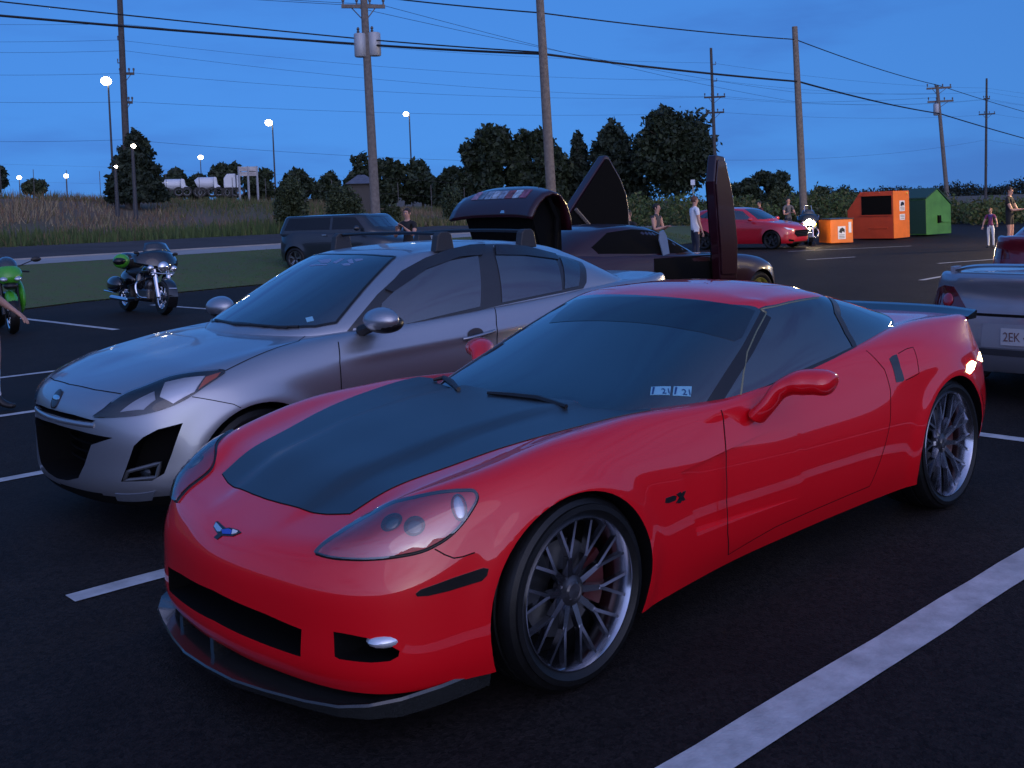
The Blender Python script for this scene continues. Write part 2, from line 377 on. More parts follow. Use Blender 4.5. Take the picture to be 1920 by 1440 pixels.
LEAF = [mat('leaf_dark', (.016, .028, .010), .7), mat('leaf_mid', (.028, .044, .015), .7), mat('leaf_light', (.045, .062, .022), .7)]
LEAFC = [mat('needle_dark', (.014, .026, .014), .75), mat('needle_mid', (.024, .040, .020), .75), mat('leaf_light', (0, 0, 0))]
M_BARK = mat('bark', (.055, .042, .032), .95, noise=.3, nscale=6)
def leaf_cloud(blobs, n, size, seed, mats, name, parent, shell=.55):
    n = int(n * 2.2)
    g = np.random.default_rng(seed); vol = np.array([b[3] * b[4] * b[5] for b in blobs]); pk = g.choice(len(blobs), n, p=vol ** .8 / (vol ** .8).sum())
    B = np.array(blobs)[pk]; u = g.normal(size=(n, 3)); u /= np.linalg.norm(u, axis=1)[:, None]
    r = shell + (1 - shell) * g.random(n) ** .6; r *= 1 + .22 * np.sin(u[:, 0] * 5 + pk) * np.sin(u[:, 2] * 6 + pk * 2) + g.normal(0, .07, n)
    c = B[:, :3] + u * r[:, None] * B[:, 3:6]
    a = g.normal(size=(n, 3)); a /= np.linalg.norm(a, axis=1)[:, None]; b = np.cross(a, g.normal(size=(n, 3))); b /= np.linalg.norm(b, axis=1)[:, None]
    s = size * .62 * g.uniform(.55, 1.5, n)[:, None]
    V = np.stack([c - a * s, c + b * s * .55, c + a * s, c - b * s * .55], 1).reshape(-1, 3)
    me = bpy.data.meshes.new(name); me.vertices.add(4 * n); me.vertices.foreach_set('co', V.ravel()); me.loops.add(4 * n); me.loops.foreach_set('vertex_index', np.arange(4 * n))
    me.polygons.add(n); me.polygons.foreach_set('loop_start', np.arange(n) * 4); me.polygons.foreach_set('loop_total', np.full(n, 4))
    for m in mats: me.materials.append(m)
    me.polygons.foreach_set('material_index', np.clip(g.normal(.7, .8, n), 0, len(mats) - 1).astype(int)); me.update(calc_edges=True)
    return link(bpy.data.objects.new(name, me), parent)
def tree(name, label, cat, u0, u1, vt, vb, D, kind='round', seed=1, n=2600, size=.26, group=None, sink=.6):
    """a tree that stands D metres away, as wide and tall as seen"""
    bc = at_dist((u0 + u1) / 2, vb, D); tc_ = at_dist((u0 + u1) / 2, vt, D)
    w = np.linalg.norm(at_dist(u0, vb, D) - at_dist(u1, vb, D)); gz = float(ground_z(bc[0], bc[1]))
    zb_ = min(bc[2] - sink, gz if bc[2] - gz < 6 else gz); H = tc_[2] - zb_
    o = empty(name, (bc[0], bc[1], zb_), 0.0); tag(o, label, cat, group)
    g = np.random.default_rng(seed); t = MB()
    th = H * (.55 if kind != 'bush' else .3)
    t.tube([(0, 0, -.3), (g.normal(0, .05) * H * .1, g.normal(0, .05) * H * .1, th * .5), (g.normal(0, .1) * H * .1, 0, th), (0, 0, H * .85)], [H * .030, H * .024, H * .018, H * .005], 7)
    for i in range(7):
        a = g.uniform(0, 6.28); z0 = H * g.uniform(.22, .6); t.tube([(0, 0, z0), (math.cos(a) * w * .2, math.sin(a) * w * .2, z0 + H * .12), (math.cos(a) * w * .38, math.sin(a) * w * .38, z0 + H * .18)], [H * .012, H * .008, H * .003], 5)
    t.build('trunk', M_BARK, o, True)
    B = []
    if kind == 'conifer':
        for i in range(16):
            f = i / 15; z = H * (.12 + .82 * f); rr = w * .62 * (1 - f) ** .6 + w * .06; a = g.uniform(0, 6.28)
            for q in range(3): B.append((math.cos(a + q * 2.1) * rr * .6, math.sin(a + q * 2.1) * rr * .6, z, rr * .5, rr * .5, H * .045))
        leaf_cloud(B, int(n * 1.4), size * 1.1, seed, LEAFC[:2], 'crown', o, .35)
    elif kind == 'bush':
        for i in range(9): B.append((g.normal(0, w * .17), g.normal(0, w * .17), H * g.uniform(.3, .62), w * .27, w * .27, H * .32))
        leaf_cloud(B, int(n * 1.6), size * .8, seed, [LEAF[1], LEAF[2], mat('bush_leaf', (.065, .085, .028), .75)], 'crown', o, .5)
    elif kind == 'oak':
        B.append((0, 0, H * .58, w * .40, w * .40, H * .36))
        for i in range(16):
            a = g.uniform(0, 6.28); f = g.uniform(-.5, 1.1); rr = w * .40 * math.cos(max(-1.3, min(1.3, f)))
            B.append((math.cos(a) * rr * .8, math.sin(a) * rr * .8, H * .58 + math.sin(f) * H * .33, w * .15, w * .15, H * .12))
        leaf_cloud(B, n, size, seed, LEAF[:2], 'crown', o, .55)
    else:
        for i in range(14):
            a = g.uniform(0, 6.28); rr = w * .34 * g.random() ** .5; z = H * g.uniform(.22, .86); k = 1 - .45 * abs(z / H - .5)
            B.append((math.cos(a) * rr, math.sin(a) * rr, z, w * .27 * k, w * .27 * k, H * .17))
        leaf_cloud(B, int(n * 1.5), size * 1.15, seed, LEAF, 'crown', o, .45)
    return o
TG = 'trees and bushes beyond the bank'
tree('conifer', 'dark pointed evergreen behind the leftmost utility pole', 'tree', 212, 302, 236, 362, 62, 'conifer', 11, 3800, .20)
tree('round_tree', 'low round tree cut off by the left edge of the photo', 'tree', -40, 24, 308, 352, 95, 'round', 12, 900, .3)
tree('round_tree', 'small low tree right of the far left lamp', 'tree', 40, 84, 332, 354, 95, 'bush', 13, 600, .25)
tree('bush', 'dense dark round bush on the bank, left of the two', 'bush', 513, 575, 322, 385, 50, 'bush', 14, 1800, .13)
tree('bush', 'looser lighter green bush on the bank beside the transformer pole', 'bush', 606, 674, 335, 412, 46, 'bush', 15, 1800, .12)
tree('bush', 'small bush low on the bank right of transformer pole', 'bush', 712, 748, 372, 405, 48, 'bush', 16, 700, .12)
tree('bush', 'bush on the bank left of the raised trunk lid', 'bush', 828, 872, 338, 372, 60, 'bush', 17, 800, .14)
for i, (u0, u1, vt, lb) in enumerate([(292, 352, 314, 'leftmost low tree of the far row above the white trucks'), (338, 398, 320, 'second low tree of the far row above the white trucks'), (392, 452, 305, 'third tree of the far row, taller, left of the billboard'), (455, 520, 318, 'fourth tree of the far row, right of the billboard'),
        (515, 585, 314, 'fifth tree of the far row, above the dense bush'), (575, 645, 322, 'sixth tree of the far row, left of the shed roof')]):
    tree('far_tree', lb, 'tree', u0, u1, vt, 352, 135, 'round', 20 + i, 1100, .42, 'far tree row left of the transformer pole')
for i, (u0, u1, vt, D, kd, n, lb) in enumerate([(640, 722, 290, 105, 'round', 1500, 'leafy tree behind the transformer pole and shed roof'), (700, 768, 294, 105, 'round', 1300, 'leafy tree left of the lone middle street lamp'), (755, 830, 300, 105, 'round', 1300, 'leafy tree right of the lone middle street lamp'), (815, 880, 305, 100, 'round', 1300, 'low leafy tree left of the tall dense clump'),
        (855, 965, 233, 92, 'round', 3400, 'tall full tree left of the central bare pole'), (945, 1022, 245, 92, 'round', 2400, 'tall narrow tree just left of the central bare pole'), (985, 1068, 232, 90, 'round', 2600, 'tall tree directly behind the central bare pole'),
        (1062, 1112, 238, 92, 'conifer', 1500, 'thin ragged evergreen in the gap right of the central pole'), (1098, 1205, 218, 90, 'conifer', 4200, 'broad spreading evergreen behind the raised far door')]):
    tree('tall_tree', lb, 'tree', u0, u1, vt, 362, D, kd, 40 + i, n, .34, TG)
tree('oak_tree', 'huge dark round-crowned oak behind the upright car door', 'tree', 1178, 1362, 200, 368, 88, 'oak', 61, 7500, .33)
for i, (u0, u1, vt, vb, D, lb) in enumerate([(1368, 1430, 326, 372, 110, 'rounded far tree right of the oak, left half of the pair'), (1408, 1480, 320, 372, 112, 'rounded far tree right of the oak, right half of the pair'), (1436, 1472, 345, 385, 62, 'dark bush behind the red hatchback windshield'), (1512, 1560, 342, 385, 70, 'scrubby bush right of the tall bare pole'), (1556, 1612, 343, 375, 75, 'reddish scrub bush behind the orange boxes')]):
    tree('far_tree', lb, 'tree' if i < 2 else 'bush', u0, u1, vt, vb, D, 'round' if i < 2 else 'bush', 70 + i, 1500, .3 if i < 2 else .2, TG)
# far-off wood along the horizon
def far_wood(name, label, u0, u1, D, hpx, step, seed, n):
    g = np.random.default_rng(seed); B = []
    u = u0
    while u < u1:
        p = at_dist(u, 375, D); zz = 1.6; s = D / 2013
        h = hpx(u) * s * g.uniform(.75, 1.1); hv = 1.62 + 0.0
        vh = 427 - (427 - 361) * u / 1920
        base = at_dist(u, vh + 6, D); B.append((base[0], base[1], base[2] + h * .45, step * s * 1.1, step * s * 1.1, h * .6)); u += step * g.uniform(.7, 1.2)
    o = leaf_cloud(B, n, .5, seed, [mat('far_leaf', (.020, .030, .020), .9), mat('far_leaf_b', (.030, .036, .022), .9)], name, None, .2)
    return tag(o, label, 'wood', kind='stuff')
far_wood('far_wood', 'dark distant tree line along the right horizon', 1470, 2150, 330, lambda u: 24 + 4 * math.sin(u * .05), 12, 91, 9000)
far_wood('far_wood', 'dark distant tree line along the left horizon', -250, 330, 230, lambda u: 18 + 5 * math.sin(u * .07), 12, 92, 5000)
for o_ in (2,):
    pass
# brush thicket to the right, behind bins and people
def thicket(name, label, u0, u1, D, hpx, seed, n, size=.16):
    g = np.random.default_rng(seed); B = []; u = u0
    while u < u1:
        DD = D * g.uniform(.9, 1.15); s = DD / 2013; vh = 427 - (427 - 361) * u / 1920; p = at_dist(u, vh, DD); gz = float(ground_z(p[0], p[1])); h = max(.5, 1.62 + (vh - hpx(u)) * s - gz) * g.uniform(.75, 1.05)
        B.append((p[0], p[1], gz + h * .42, .9, .9, h * .62)); u += 9
    return tag(leaf_cloud(B, n, size, seed, [G1, G2, LEAF[1], mat('brush_red', (.075, .045, .025), .9)], name, None, .3), label, 'thicket', kind='stuff')
thicket('brush', 'tangled brush behind the bins and people on the right', 1470, 2000, 66, lambda u: 362 if u < 1780 else 372, 95, 14000)
thicket('brush', 'low brush on the bank behind the burgundy car', 1180, 1470, 62, lambda u: 366, 96, 6000)

# ---- utility poles
M_POLE = mat('weathered_wood', (.17, .145, .125), .9, noise=.25, nscale=9, bump=.3, bscale=40)
M_DPOLE = mat('dark_wood', (.075, .068, .064), .9, noise=.25, nscale=6)
M_INS = mat('insulator', (.10, .09, .09), .4); M_GALV = mat('galvanised', (.42, .43, .44), .5, metal=.3)
def upole(label, ub, vb, ut, vt, D, r, arms=(), cans=(), brackets=(), m=M_POLE):
    """pole from its foot to its top; arms: (v, u_left, u_right)"""
    b = at_dist(ub, vb, D); t = at_dist(ut, vt, D); gz = float(ground_z(b[0], b[1])) - .4
    o = empty('utility_pole', (b[0], b[1], gz)); tag(o, label, 'utility pole', 'utility poles along the road')
    off = np.array([b[0], b[1], gz]); dz = (t - b) / (t[2] - b[2]); foot = b + dz * (gz - b[2])
    w = MB(); w.tube([foot - off, b * .5 + t * .5 - off, t - off], [r * 1.15, r, r * .8], 10); w.build('pole', m, o, True)
    A = []
    for v, ua, ub2 in arms:
        pa, pb = at_dist(ua, v, D), at_dist(ub2, v, D); w = MB(); dr = (pb - pa) / np.linalg.norm(pb - pa)
        w.box((pa + pb) / 2 - off + [0, 0, 0], (np.linalg.norm(pb - pa), .10, .13), rot=math.atan2(dr[1], dr[0])); ar = w.build('crossarm', m, o)
        for f in (.04, .35, .65, .96):
            p = pa + (pb - pa) * f; w = MB(); w.lathe([(.03, 0), (.03, .10), (.055, .12), (.05, .16), (.06, .19), (.02, .24)], 8, frame=lambda a, c, h: (p[0] - off[0] + a, p[1] - off[1] + c, p[2] - off[2] + .06 + h)); w.build('insulator', M_INS, ar, True); A.append(p + np.array([0, 0, .28]))
        mid = t + (b - t) * 0; pc = b + dz * (pa[2] - b[2])
        for e in (.2, .8):
            q = pa + (pb - pa) * e; w = MB(); w.tube([q - off, pc - off - np.array([0, 0, .55])], .02, 5); w.build('arm_brace', M_INS, o)
    for v, u in cans:
        p = at_dist(u, v, D) - off; w = MB(); w.lathe([(.001, .42), (.20, .40), (.23, .36), (.23, -.40), (.20, -.44), (.001, -.44)], 16, frame=lambda a, c, h: (p[0] + a, p[1] + c, p[2] + h)); cn = w.build('transformer', M_GALV, o, True, 40)
        w = MB(); w.lathe([(.03, 0), (.06, .06), (.03, .1), (.06, .15), (.03, .22)], 8, frame=lambda a, c, h: (p[0] + a + .08, p[1] + c, p[2] + h + .40)); w.build('bushing', M_INS, cn, True)
    for v, u in brackets:
        pc = b + dz * (at_dist(ub, v, D)[2] - b[2]); p = at_dist(u, v, D); w = MB(); w.tube([pc - off, p - off, p - off + np.array([0, 0, .22])], .035, 6); w.build('bracket', M_INS, o)
    return A
upole('tall dark pole with stacked side brackets before the pointed evergreen', 241, 372, 222, -60, 62, .17, brackets=[(45, 231), (75, 221), (95, 233), (118, 221)], arms=[(138, 224, 252), (192, 228, 249)], m=M_DPOLE)
TB = upole('pole with crossarm and two grey transformers behind the black boxy car', 705, 410, 681, -22, 40, .16, arms=[(12, 640, 722)], cans=[(84, 676), (82, 702)])
upole('thick bare pole at the centre rising behind the raised door', 1036, 402, 1008, -70, 37, .165)
upole('tall bare pole standing behind the red hatchback', 1507, 392, 1490, 50, 50, .165)
upole('dark far pole with two short crossarms by the oak', 1343, 368, 1333, 90, 82, .13, arms=[(182, 1320, 1360), (211, 1323, 1358)], brackets=[(121, 1342), (152, 1344)], m=M_DPOLE)
upole('leaning pole with two crossarms above the green dumpster', 1777, 378, 1757, 160, 82, .15, arms=[(165, 1737, 1784), (190, 1739, 1788)], cans=[(205, 1756)])
upole('slim far pole with small crossarms at the right edge', 1848, 372, 1850, 147, 118, .13, arms=[(185, 1844, 1856), (214, 1835, 1866)], m=M_DPOLE)

# ---- wires
M_WIRE = mat('cable', (.012, .012, .014), .6)
def wire(name, label, pts, r, sag=.012, group=None):
    """pts: (u, v, distance) supports; every span hangs a little"""
    w = MB(); path = []; P3 = [at_dist(*p) for p in pts]
    for a, b in zip(P3[:-1], P3[1:]):
        L = np.linalg.norm(b - a)
        for i in range(14):
            t = i / 14; path.append(a + (b - a) * t - np.array([0, 0, sag * L * 4 * t * (1 - t)]))
    path.append(P3[-1]); w.tube(path, r, 5); return tag(w.build(name, M_WIRE, None, True), label, 'cable', group)
wire('power_cable', 'thick black cable bundle sweeping across the whole sky', [(-420, -10, 44), (690, 84, 40), (1015, 101, 37), (1497, 153, 50), (1762, 213, 82), (2100, 300, 160)], .045, .004)
wire('power_cable', 'second cable just above the thick bundle at upper left', [(-420, -45, 44), (688, 74, 40), (1015, 98, 37)], .026, .003)
wire('power_cable', 'upper cable running to the top of the bare pole behind the red hatchback', [(690, -8, 40), (1012, 24, 37), (1491, 74, 50), (1760, 160, 82), (2100, 250, 160)], .026, .005)
LG = 'thin wires of the far pole line'
for (a, b, c) in [((228, 45), (1334, 118), (1849, 165)), ((221, 75), (1338, 150), (1849, 172)), ((233, 95), (1321, 181), (1844, 186)), ((252, 137), (1359, 181), (1856, 186)), ((249, 191), (1357, 211), (1865, 214)), ((236, 262), (1341, 300), (1849, 262))]:
    wire('thin_wire', 'thin faint wire of the far pole line crossing the sky', [(-500, a[1] - 18, 75), (*a, 62), (*b, 82), (*c, 118), (2150, c[1] + 25, 150)], .0075, .010 + .004 * ((a[1] // 7) % 3), LG)
for ub, ve in ((645, 26), (714, 44)):
    wire('thin_wire', 'thin wire leaving the transformer pole crossarm to the right', [(-380, -70, 44), (ub, 9, 40), (1500, 148 + ve, 82), (1760, 165 + ve * .4, 82)], .009, .006, 'thin wires off the transformer pole')

# ---- lit street lamps
M_LAMP = mat('lamp_glow', (1, .95, .85), .4, emit=(1.0, .86, .62), estr=14.0)
M_LPOLE = mat('lamp_pole_paint', (.05, .05, .055), .6)
def lamp(label, uh, vh, ub, vb, D, r, arm=.9):
    h = at_dist(uh, vh, D); b = at_dist(ub, vb, D); gz = min(float(ground_z(b[0], b[1])), b[2]); o = empty('street_lamp', (b[0], b[1], gz)); tag(o, label, 'street lamp', 'lit lamps of the far yard')
    w = MB(); top = np.array([0, 0, h[2] - gz]); w.tube([(0, 0, 0), top], [.11, .07], 8); hx = np.array([h[0] - b[0], h[1] - b[1], h[2] - gz]); w.tube([top - [0, 0, .1], hx + [0, 0, .15]], .05, 6); w.build('pole', M_LPOLE, o, True)
    w = MB(); w.lathe([(.001, r * .8), (r * .35, r * .9), (r * .45, r * .8), (r * .4, r * .75)], 14, frame=lambda a, c, q: (hx[0] + a, hx[1] + c, hx[2] + q + r * .15)); w.build('lamp_hood', M_LPOLE, o, True)
    w = MB(); w.ball(hx, (r, r, r * .85), 22, 14); w.build('lamp_globe', M_LAMP, o, True)
lamp('tallest lit lamp, left of the dark pole at upper left', 199, 152, 213, 350, 100, .40)
lamp('lit lamp standing between the white trucks and dense bush', 504, 230, 516, 345, 130, .40)
lamp('lit lamp right of the transformer pole', 761, 214, 772, 330, 130, .30)
lamp('small lit lamp above the white trucks', 376, 295, 378, 345, 210, .42)
lamp('small lit lamp low over the left horizon, right of two', 124, 330, 125, 352, 230, .40)
lamp('small lit lamp low over the left horizon, leftmost', 36, 333, 37, 352, 230, .36)
lamp('small lit lamp glimpsed through the pointed evergreen', 250, 274, 252, 350, 56, .11)
lamp('tiny lit lamp at the foot of the pointed evergreen', 217, 313, 218, 350, 57, .08)
# ---- yard beyond the bank: trucks, billboard, shed, fence
M_TRUCK = mat('truck_white', (.62, .64, .68), .4, coat=.3); M_TGLASS = mat('truck_glass', (.02, .025, .03), .08)
def truck(label, u0, u1, vt, vb, D, tank=False):
    a, b = at_dist(u0, vb, D), at_dist(u1, vb, D); L = float(np.linalg.norm(b - a)); H = at_dist(u0, vt, D)[2] - a[2]; gz = a[2] - 1.0
    o = empty('truck', (a[0], a[1], gz), math.atan2(b[1] - a[1], b[0] - a[0])); tag(o, label, 'truck', 'white trucks parked in the far yard')
    H2 = H + 1.0; w = MB()
    if tank: w.tube([(.1, 0, H2 * .62), (.3, 0, H2 * .66), (L * .72, 0, H2 * .66), (L * .76, 0, H2 * .62)], [H2 * .22, H2 * .30, H2 * .30, H2 * .2], 16)
    else: w.prism([(0, .9), (L * .7, .9), (L * .7, H2), (.3, H2), (0, H2 * .8)], -1.2, 1.2, frame=lambda p, q, h: (p, h, q))
    w.build('trailer', M_TRUCK, o, tank, bevel=0 if tank else .08)
    w = MB(); w.prism([(L * .74, .8), (L * 1.0, .8), (L * 1.0, H2 * .52), (L * .90, H2 * .58), (L * .86, H2 * .92), (L * .76, H2 * .96), (L * .74, H2 * .9)], -1.1, 1.1, frame=lambda p, q, h: (p, h, q)); w.build('cab', M_TRUCK, o, bevel=.06)
    w = MB(); w.prism([(L * .868, H2 * .86), (L * .902, H2 * .62), (L * .91, H2 * .62), (L * .876, H2 * .88)], -.95, .95, frame=lambda p, q, h: (p, h, q)); w.build('windshield', M_TGLASS, o)
    for x in (.12, .25, .66, .93):
        for s in (-1, 1): make_wheel(o, (L * x, s * 1.05, .48), s, .48, .28, .29, M_GALV, 'disc', disc=False, detail=False, name='wheel')
YARD = [('white rounded tank truck, leftmost of the far yard', 296, 354, 335, 351, 108, True), ('white tank truck in the middle of the far yard', 366, 413, 331, 351, 108, True), ('white semi truck beside the billboard in far yard', 420, 452, 327, 351, 108, False)]
b0, b1 = at_dist(449, 350, 105), at_dist(483, 350, 105); tz = at_dist(449, 312, 105)[2]; o = empty('billboard', (b0[0], b0[1], b0[2] - 2)); tag(o, 'pale weathered billboard frame beside the trucks', 'billboard')
dr = b1 - b0; L = np.linalg.norm(dr[:2]); ang = math.atan2(dr[1], dr[0])
for f in (0, .5, 1): w = MB(); w.box((dr[0] * f, dr[1] * f, 1.0 + (tz - b0[2]) / 2), (.14, .14, tz - b0[2] + 2)); w.build('post', M_GALV, o)
for q, (za, zb2) in enumerate(((.52, .72), (.75, .98))): w = MB(); w.box((dr[0] / 2, dr[1] / 2, 2 + (tz - b0[2]) * (za + zb2) / 2), (L, .08, (tz - b0[2]) * (zb2 - za)), rot=ang); w.build('panel', mat('billboard_face', (.45, .42, .40), .8, noise=.3, nscale=2), o)
b0, b1 = at_dist(650, 345, 66), at_dist(706, 345, 66); dr = b1 - b0; L = float(np.linalg.norm(dr)); gz = min(float(ground_z(b0[0], b0[1])), float(ground_z(b1[0], b1[1]))) - .1; zt = at_dist(680, 326, 66)[2] - gz; ze = b0[2] - gz
o = empty('shed', (b0[0], b0[1], gz), math.atan2(dr[1], dr[0])); tag(o, 'low shed with a grey hipped roof behind the transformer pole', 'shed')
w = MB(); w.box((L / 2, 1.5, ze / 2), (L * .92, 2.6, ze)); w.build('wall', mat('shed_wall', (.07, .065, .06), .9), o)
w = MB(); w.add([(-.1, -.1, ze), (L + .1, -.1, ze), (L + .1, 3.1, ze), (-.1, 3.1, ze), (L * .38, 1.5, zt), (L * .62, 1.5, zt)], [(0, 1, 5, 4), (1, 2, 5), (2, 3, 4, 5), (3, 0, 4), (3, 2, 1, 0)]); w.build('roof', mat('shed_roof', (.10, .11, .14), .8, noise=.2, nscale=4), o)
fo = empty('wire_fence', at_dist(0, 350, 85)); tag(fo, 'faint chain-link fence line along the top of the bank', 'fence'); fl = np.array(fo.location); prev = None
for i, u in enumerate(range(-60, 1000, 62)):
    p = at_dist(u, 352 + 0.0, 85); p = np.array([p[0], p[1], float(ground_z(p[0], p[1]))]); w = MB(); w.tube([p - fl, p - fl + [0, 0, 2.2]], .022, 6); w.build('post', M_INS, fo)
    if prev is not None:
        for hh in (.3, 1.3, 2.5): w = MB(); w.tube([prev - fl + [0, 0, hh], p - fl + [0, 0, hh]], .004, 4); w.build('fence_wire', M_INS, fo)
    prev = p
# ------------------------------------------------------------------ car body tools
def subsurf(V, F, mi, levels, iters=6):
    """Catmull-Clark that passes through the given points"""
    me = bpy.data.meshes.new('tmp'); me.from_pydata([tuple(p) for p in V], [], F)
    for i in range(max(mi) + 1): me.materials.append(None)
    me.polygons.foreach_set('material_index', mi)
    o = bpy.data.objects.new('tmp', me); COL.objects.link(o)
    md = o.modifiers.new('s', 'SUBSURF'); md.levels = md.render_levels = levels
    T = np.array(V, float); C = T.copy(); n = len(V)
    for it in range(iters + 1):
        me.vertices.foreach_set('co', C.ravel()); me.update()
        dg = bpy.context.evaluated_depsgraph_get(); dg.update()
        ev = o.evaluated_get(dg).to_mesh()
        W = np.empty(len(ev.vertices) * 3); ev.vertices.foreach_get('co', W); W = W.reshape(-1, 3)
        if it < iters: C += 0.9 * (T - W[:n])
    faces = [tuple(p.vertices) for p in ev.polygons]
    mo = np.empty(len(ev.polygons), int); ev.polygons.foreach_get('material_index', mo)
    bpy.data.objects.remove(o); bpy.data.meshes.remove(me)
    return W, faces, mo

def cage(rows, k, center, crown=2.0, tag_fn=None):
    """rows [nr][nc] of half-body points (y>=0) from front centre round the side to rear centre, lowest row first.
    center: points on the centreline between the two ends of the top row. Returns mirrored V, F, tags."""
    rows = np.asarray(rows, float); nr, nc, _ = rows.shape; nx = nc - 2 * k
    ring = rows[-1]; V = []; idx = {}
    def put(key, p):
        idx[key] = len(V); V.append(p)
    for r in range(nr):
        for c in range(nc): put((r, c), rows[r, c])
    cen = np.asarray(center, float)                      # nx-2 points
    cl = np.vstack([ring[0], cen, ring[-1]])
    for j in range(k):
        for i in range(1, nx - 1):
            t = j / k; s = i / (nx - 1); f = t ** crown
            side = ring[k + i]; fr = ring[j]; rr = ring[nc - 1 - j]
            lin = cl[i] * (1 - t) + side * t
            # keep front / rear edge curvature near the ends
            fl = ring[0] * (1 - t) + ring[k] * t; rl = ring[-1] * (1 - t) + ring[nc - 1 - k] * t
            p = lin + (fr - fl) * (1 - s) ** 2 + (rr - rl) * s ** 2
            p[2] = cl[i][2] + (side[2] - cl[i][2]) * f + ((fr - (ring[0] + (ring[k] - ring[0]) * f))[2]) * (1 - s) ** 3 + ((rr - (ring[-1] + (ring[nc - 1 - k] - ring[-1]) * f))[2]) * s ** 3
            put(('t', j, i), p)
    def top(j, i):
        if j == k: return idx[(nr - 1, k + i)]
        if i == 0: return idx[(nr - 1, j)]
        if i == nx - 1: return idx[(nr - 1, nc - 1 - j)]
        return idx[('t', j, i)]
    F = []; T = []
    for r in range(nr - 1):
        for c in range(nc - 1):
            F.append((idx[(r, c)], idx[(r, c + 1)], idx[(r + 1, c + 1)], idx[(r + 1, c)]))
            T.append(tag_fn('side', r, c) if tag_fn else 0)
    for j in range(k):
        for i in range(nx - 1):
            F.append((top(j, i), top(j + 1, i), top(j + 1, i + 1), top(j, i + 1)))
            T.append(tag_fn('top', j, i) if tag_fn else 0)
    n = len(V); V = np.array(V)
    mir = {}; W = list(V)
    for i in range(n):
        if abs(V[i][1]) < 1e-6: mir[i] = i
        else: mir[i] = len(W); W.append(V[i] * [1, -1, 1])
    F2 = [tuple(mir[a] for a in f)[::-1] for f in F]
    F = F + F2; T = T + T
    return np.array(W), F, T

def close_floor(V, F, T, fi=1):
    """close the open underside with strips from side to side"""
    V = np.asarray(V); cnt = {}
    for f in F:
        for i in range(len(f)): cnt[(f[i], f[(i + 1) % len(f)])] = 1
    nxt = {b: a for a, b in cnt if (b, a) not in cnt}
    key = {(round(float(V[i][0]), 3), round(float(V[i][1]), 3), round(float(V[i][2]), 3)): i for i in nxt}
    mir = {}
    for i in nxt:
        best = min(nxt, key=lambda j: (V[j][0] - V[i][0]) ** 2 + (V[j][1] + V[i][1]) ** 2 + (V[j][2] - V[i][2]) ** 2); mir[i] = best
    F = list(F); T = list(T); done = set()
    for a, b in nxt.items():
        if V[a][1] + V[b][1] <= 0: continue
        q = [a, b, mir[b], mir[a]]; q2 = []
        for x in q:
            if x not in q2: q2.append(x)
        if len(q2) >= 3: F.append(tuple(q2)); T.append(fi)
    return V, F, T

class Surf:
    def __init__(s, V, F, off=(0, 0, 0), rz=0.0):
        s.b = BVHTree.FromPolygons([tuple(p) for p in V], F); s.o = np.array(off, float); s.rz = rz
        c, q = math.cos(-rz), math.sin(-rz); s.Rm = np.array([[c, -q, 0], [q, c, 0], [0, 0, 1]])
    def px(s, u, v):
        o = s.Rm @ (CAM_POS - s.o); d = s.Rm @ ray(u, v)
        h = s.b.ray_cast(Vector(o), Vector(d).normalized())
        return None if h[0] is None else np.array(h[0])
    def pxs(s, L):
        out = []
        for q in L:
            h = s.px(*q)
            if h is not None: out.append(h)
            else: print('px miss', q)
        return out
    def cast(s, p, d):
        d = Vector(d).normalized(); h = s.b.ray_cast(Vector(p) - d * 0.6, d)
        if h[0] is None or h[3] > 1.2:
            h = s.b.find_nearest(Vector(p))
        n = h[1] if h[1].dot(d) < 0 else -h[1]
        return np.array(h[0]), np.array(n)
    def near(s, p):
        h = s.b.find_nearest(Vector(p)); return np.array(h[0]), np.array(h[1])
    def far(s, p, d):
        h = s.b.ray_cast(Vector(p), Vector(d))
        return np.array(h[0]) if h[0] is not None else s.near(p)[0]
    def xz(s, L, side=1):      # side-view outline (x, z) -> surface
        return [s.far((x, side * 2.0, z), (0, -side, 0)) for x, z in L]
    def xy(s, L):
        return [s.far((x, y, 2.5), (0, 0, -1)) for x, y in L]
    def yz(s, L, sx=1):
        return [s.far((sx * 6, y, z), (-sx, 0, 0)) for y, z in L]

def _mirror_obj(name, V, F, mats, parent, smooth, angle=180):
    V2 = np.array(V) * [1, -1, 1]
    return np_mesh(name, V2, [tuple(f)[::-1] for f in F], mats, parent, smooth, angle)

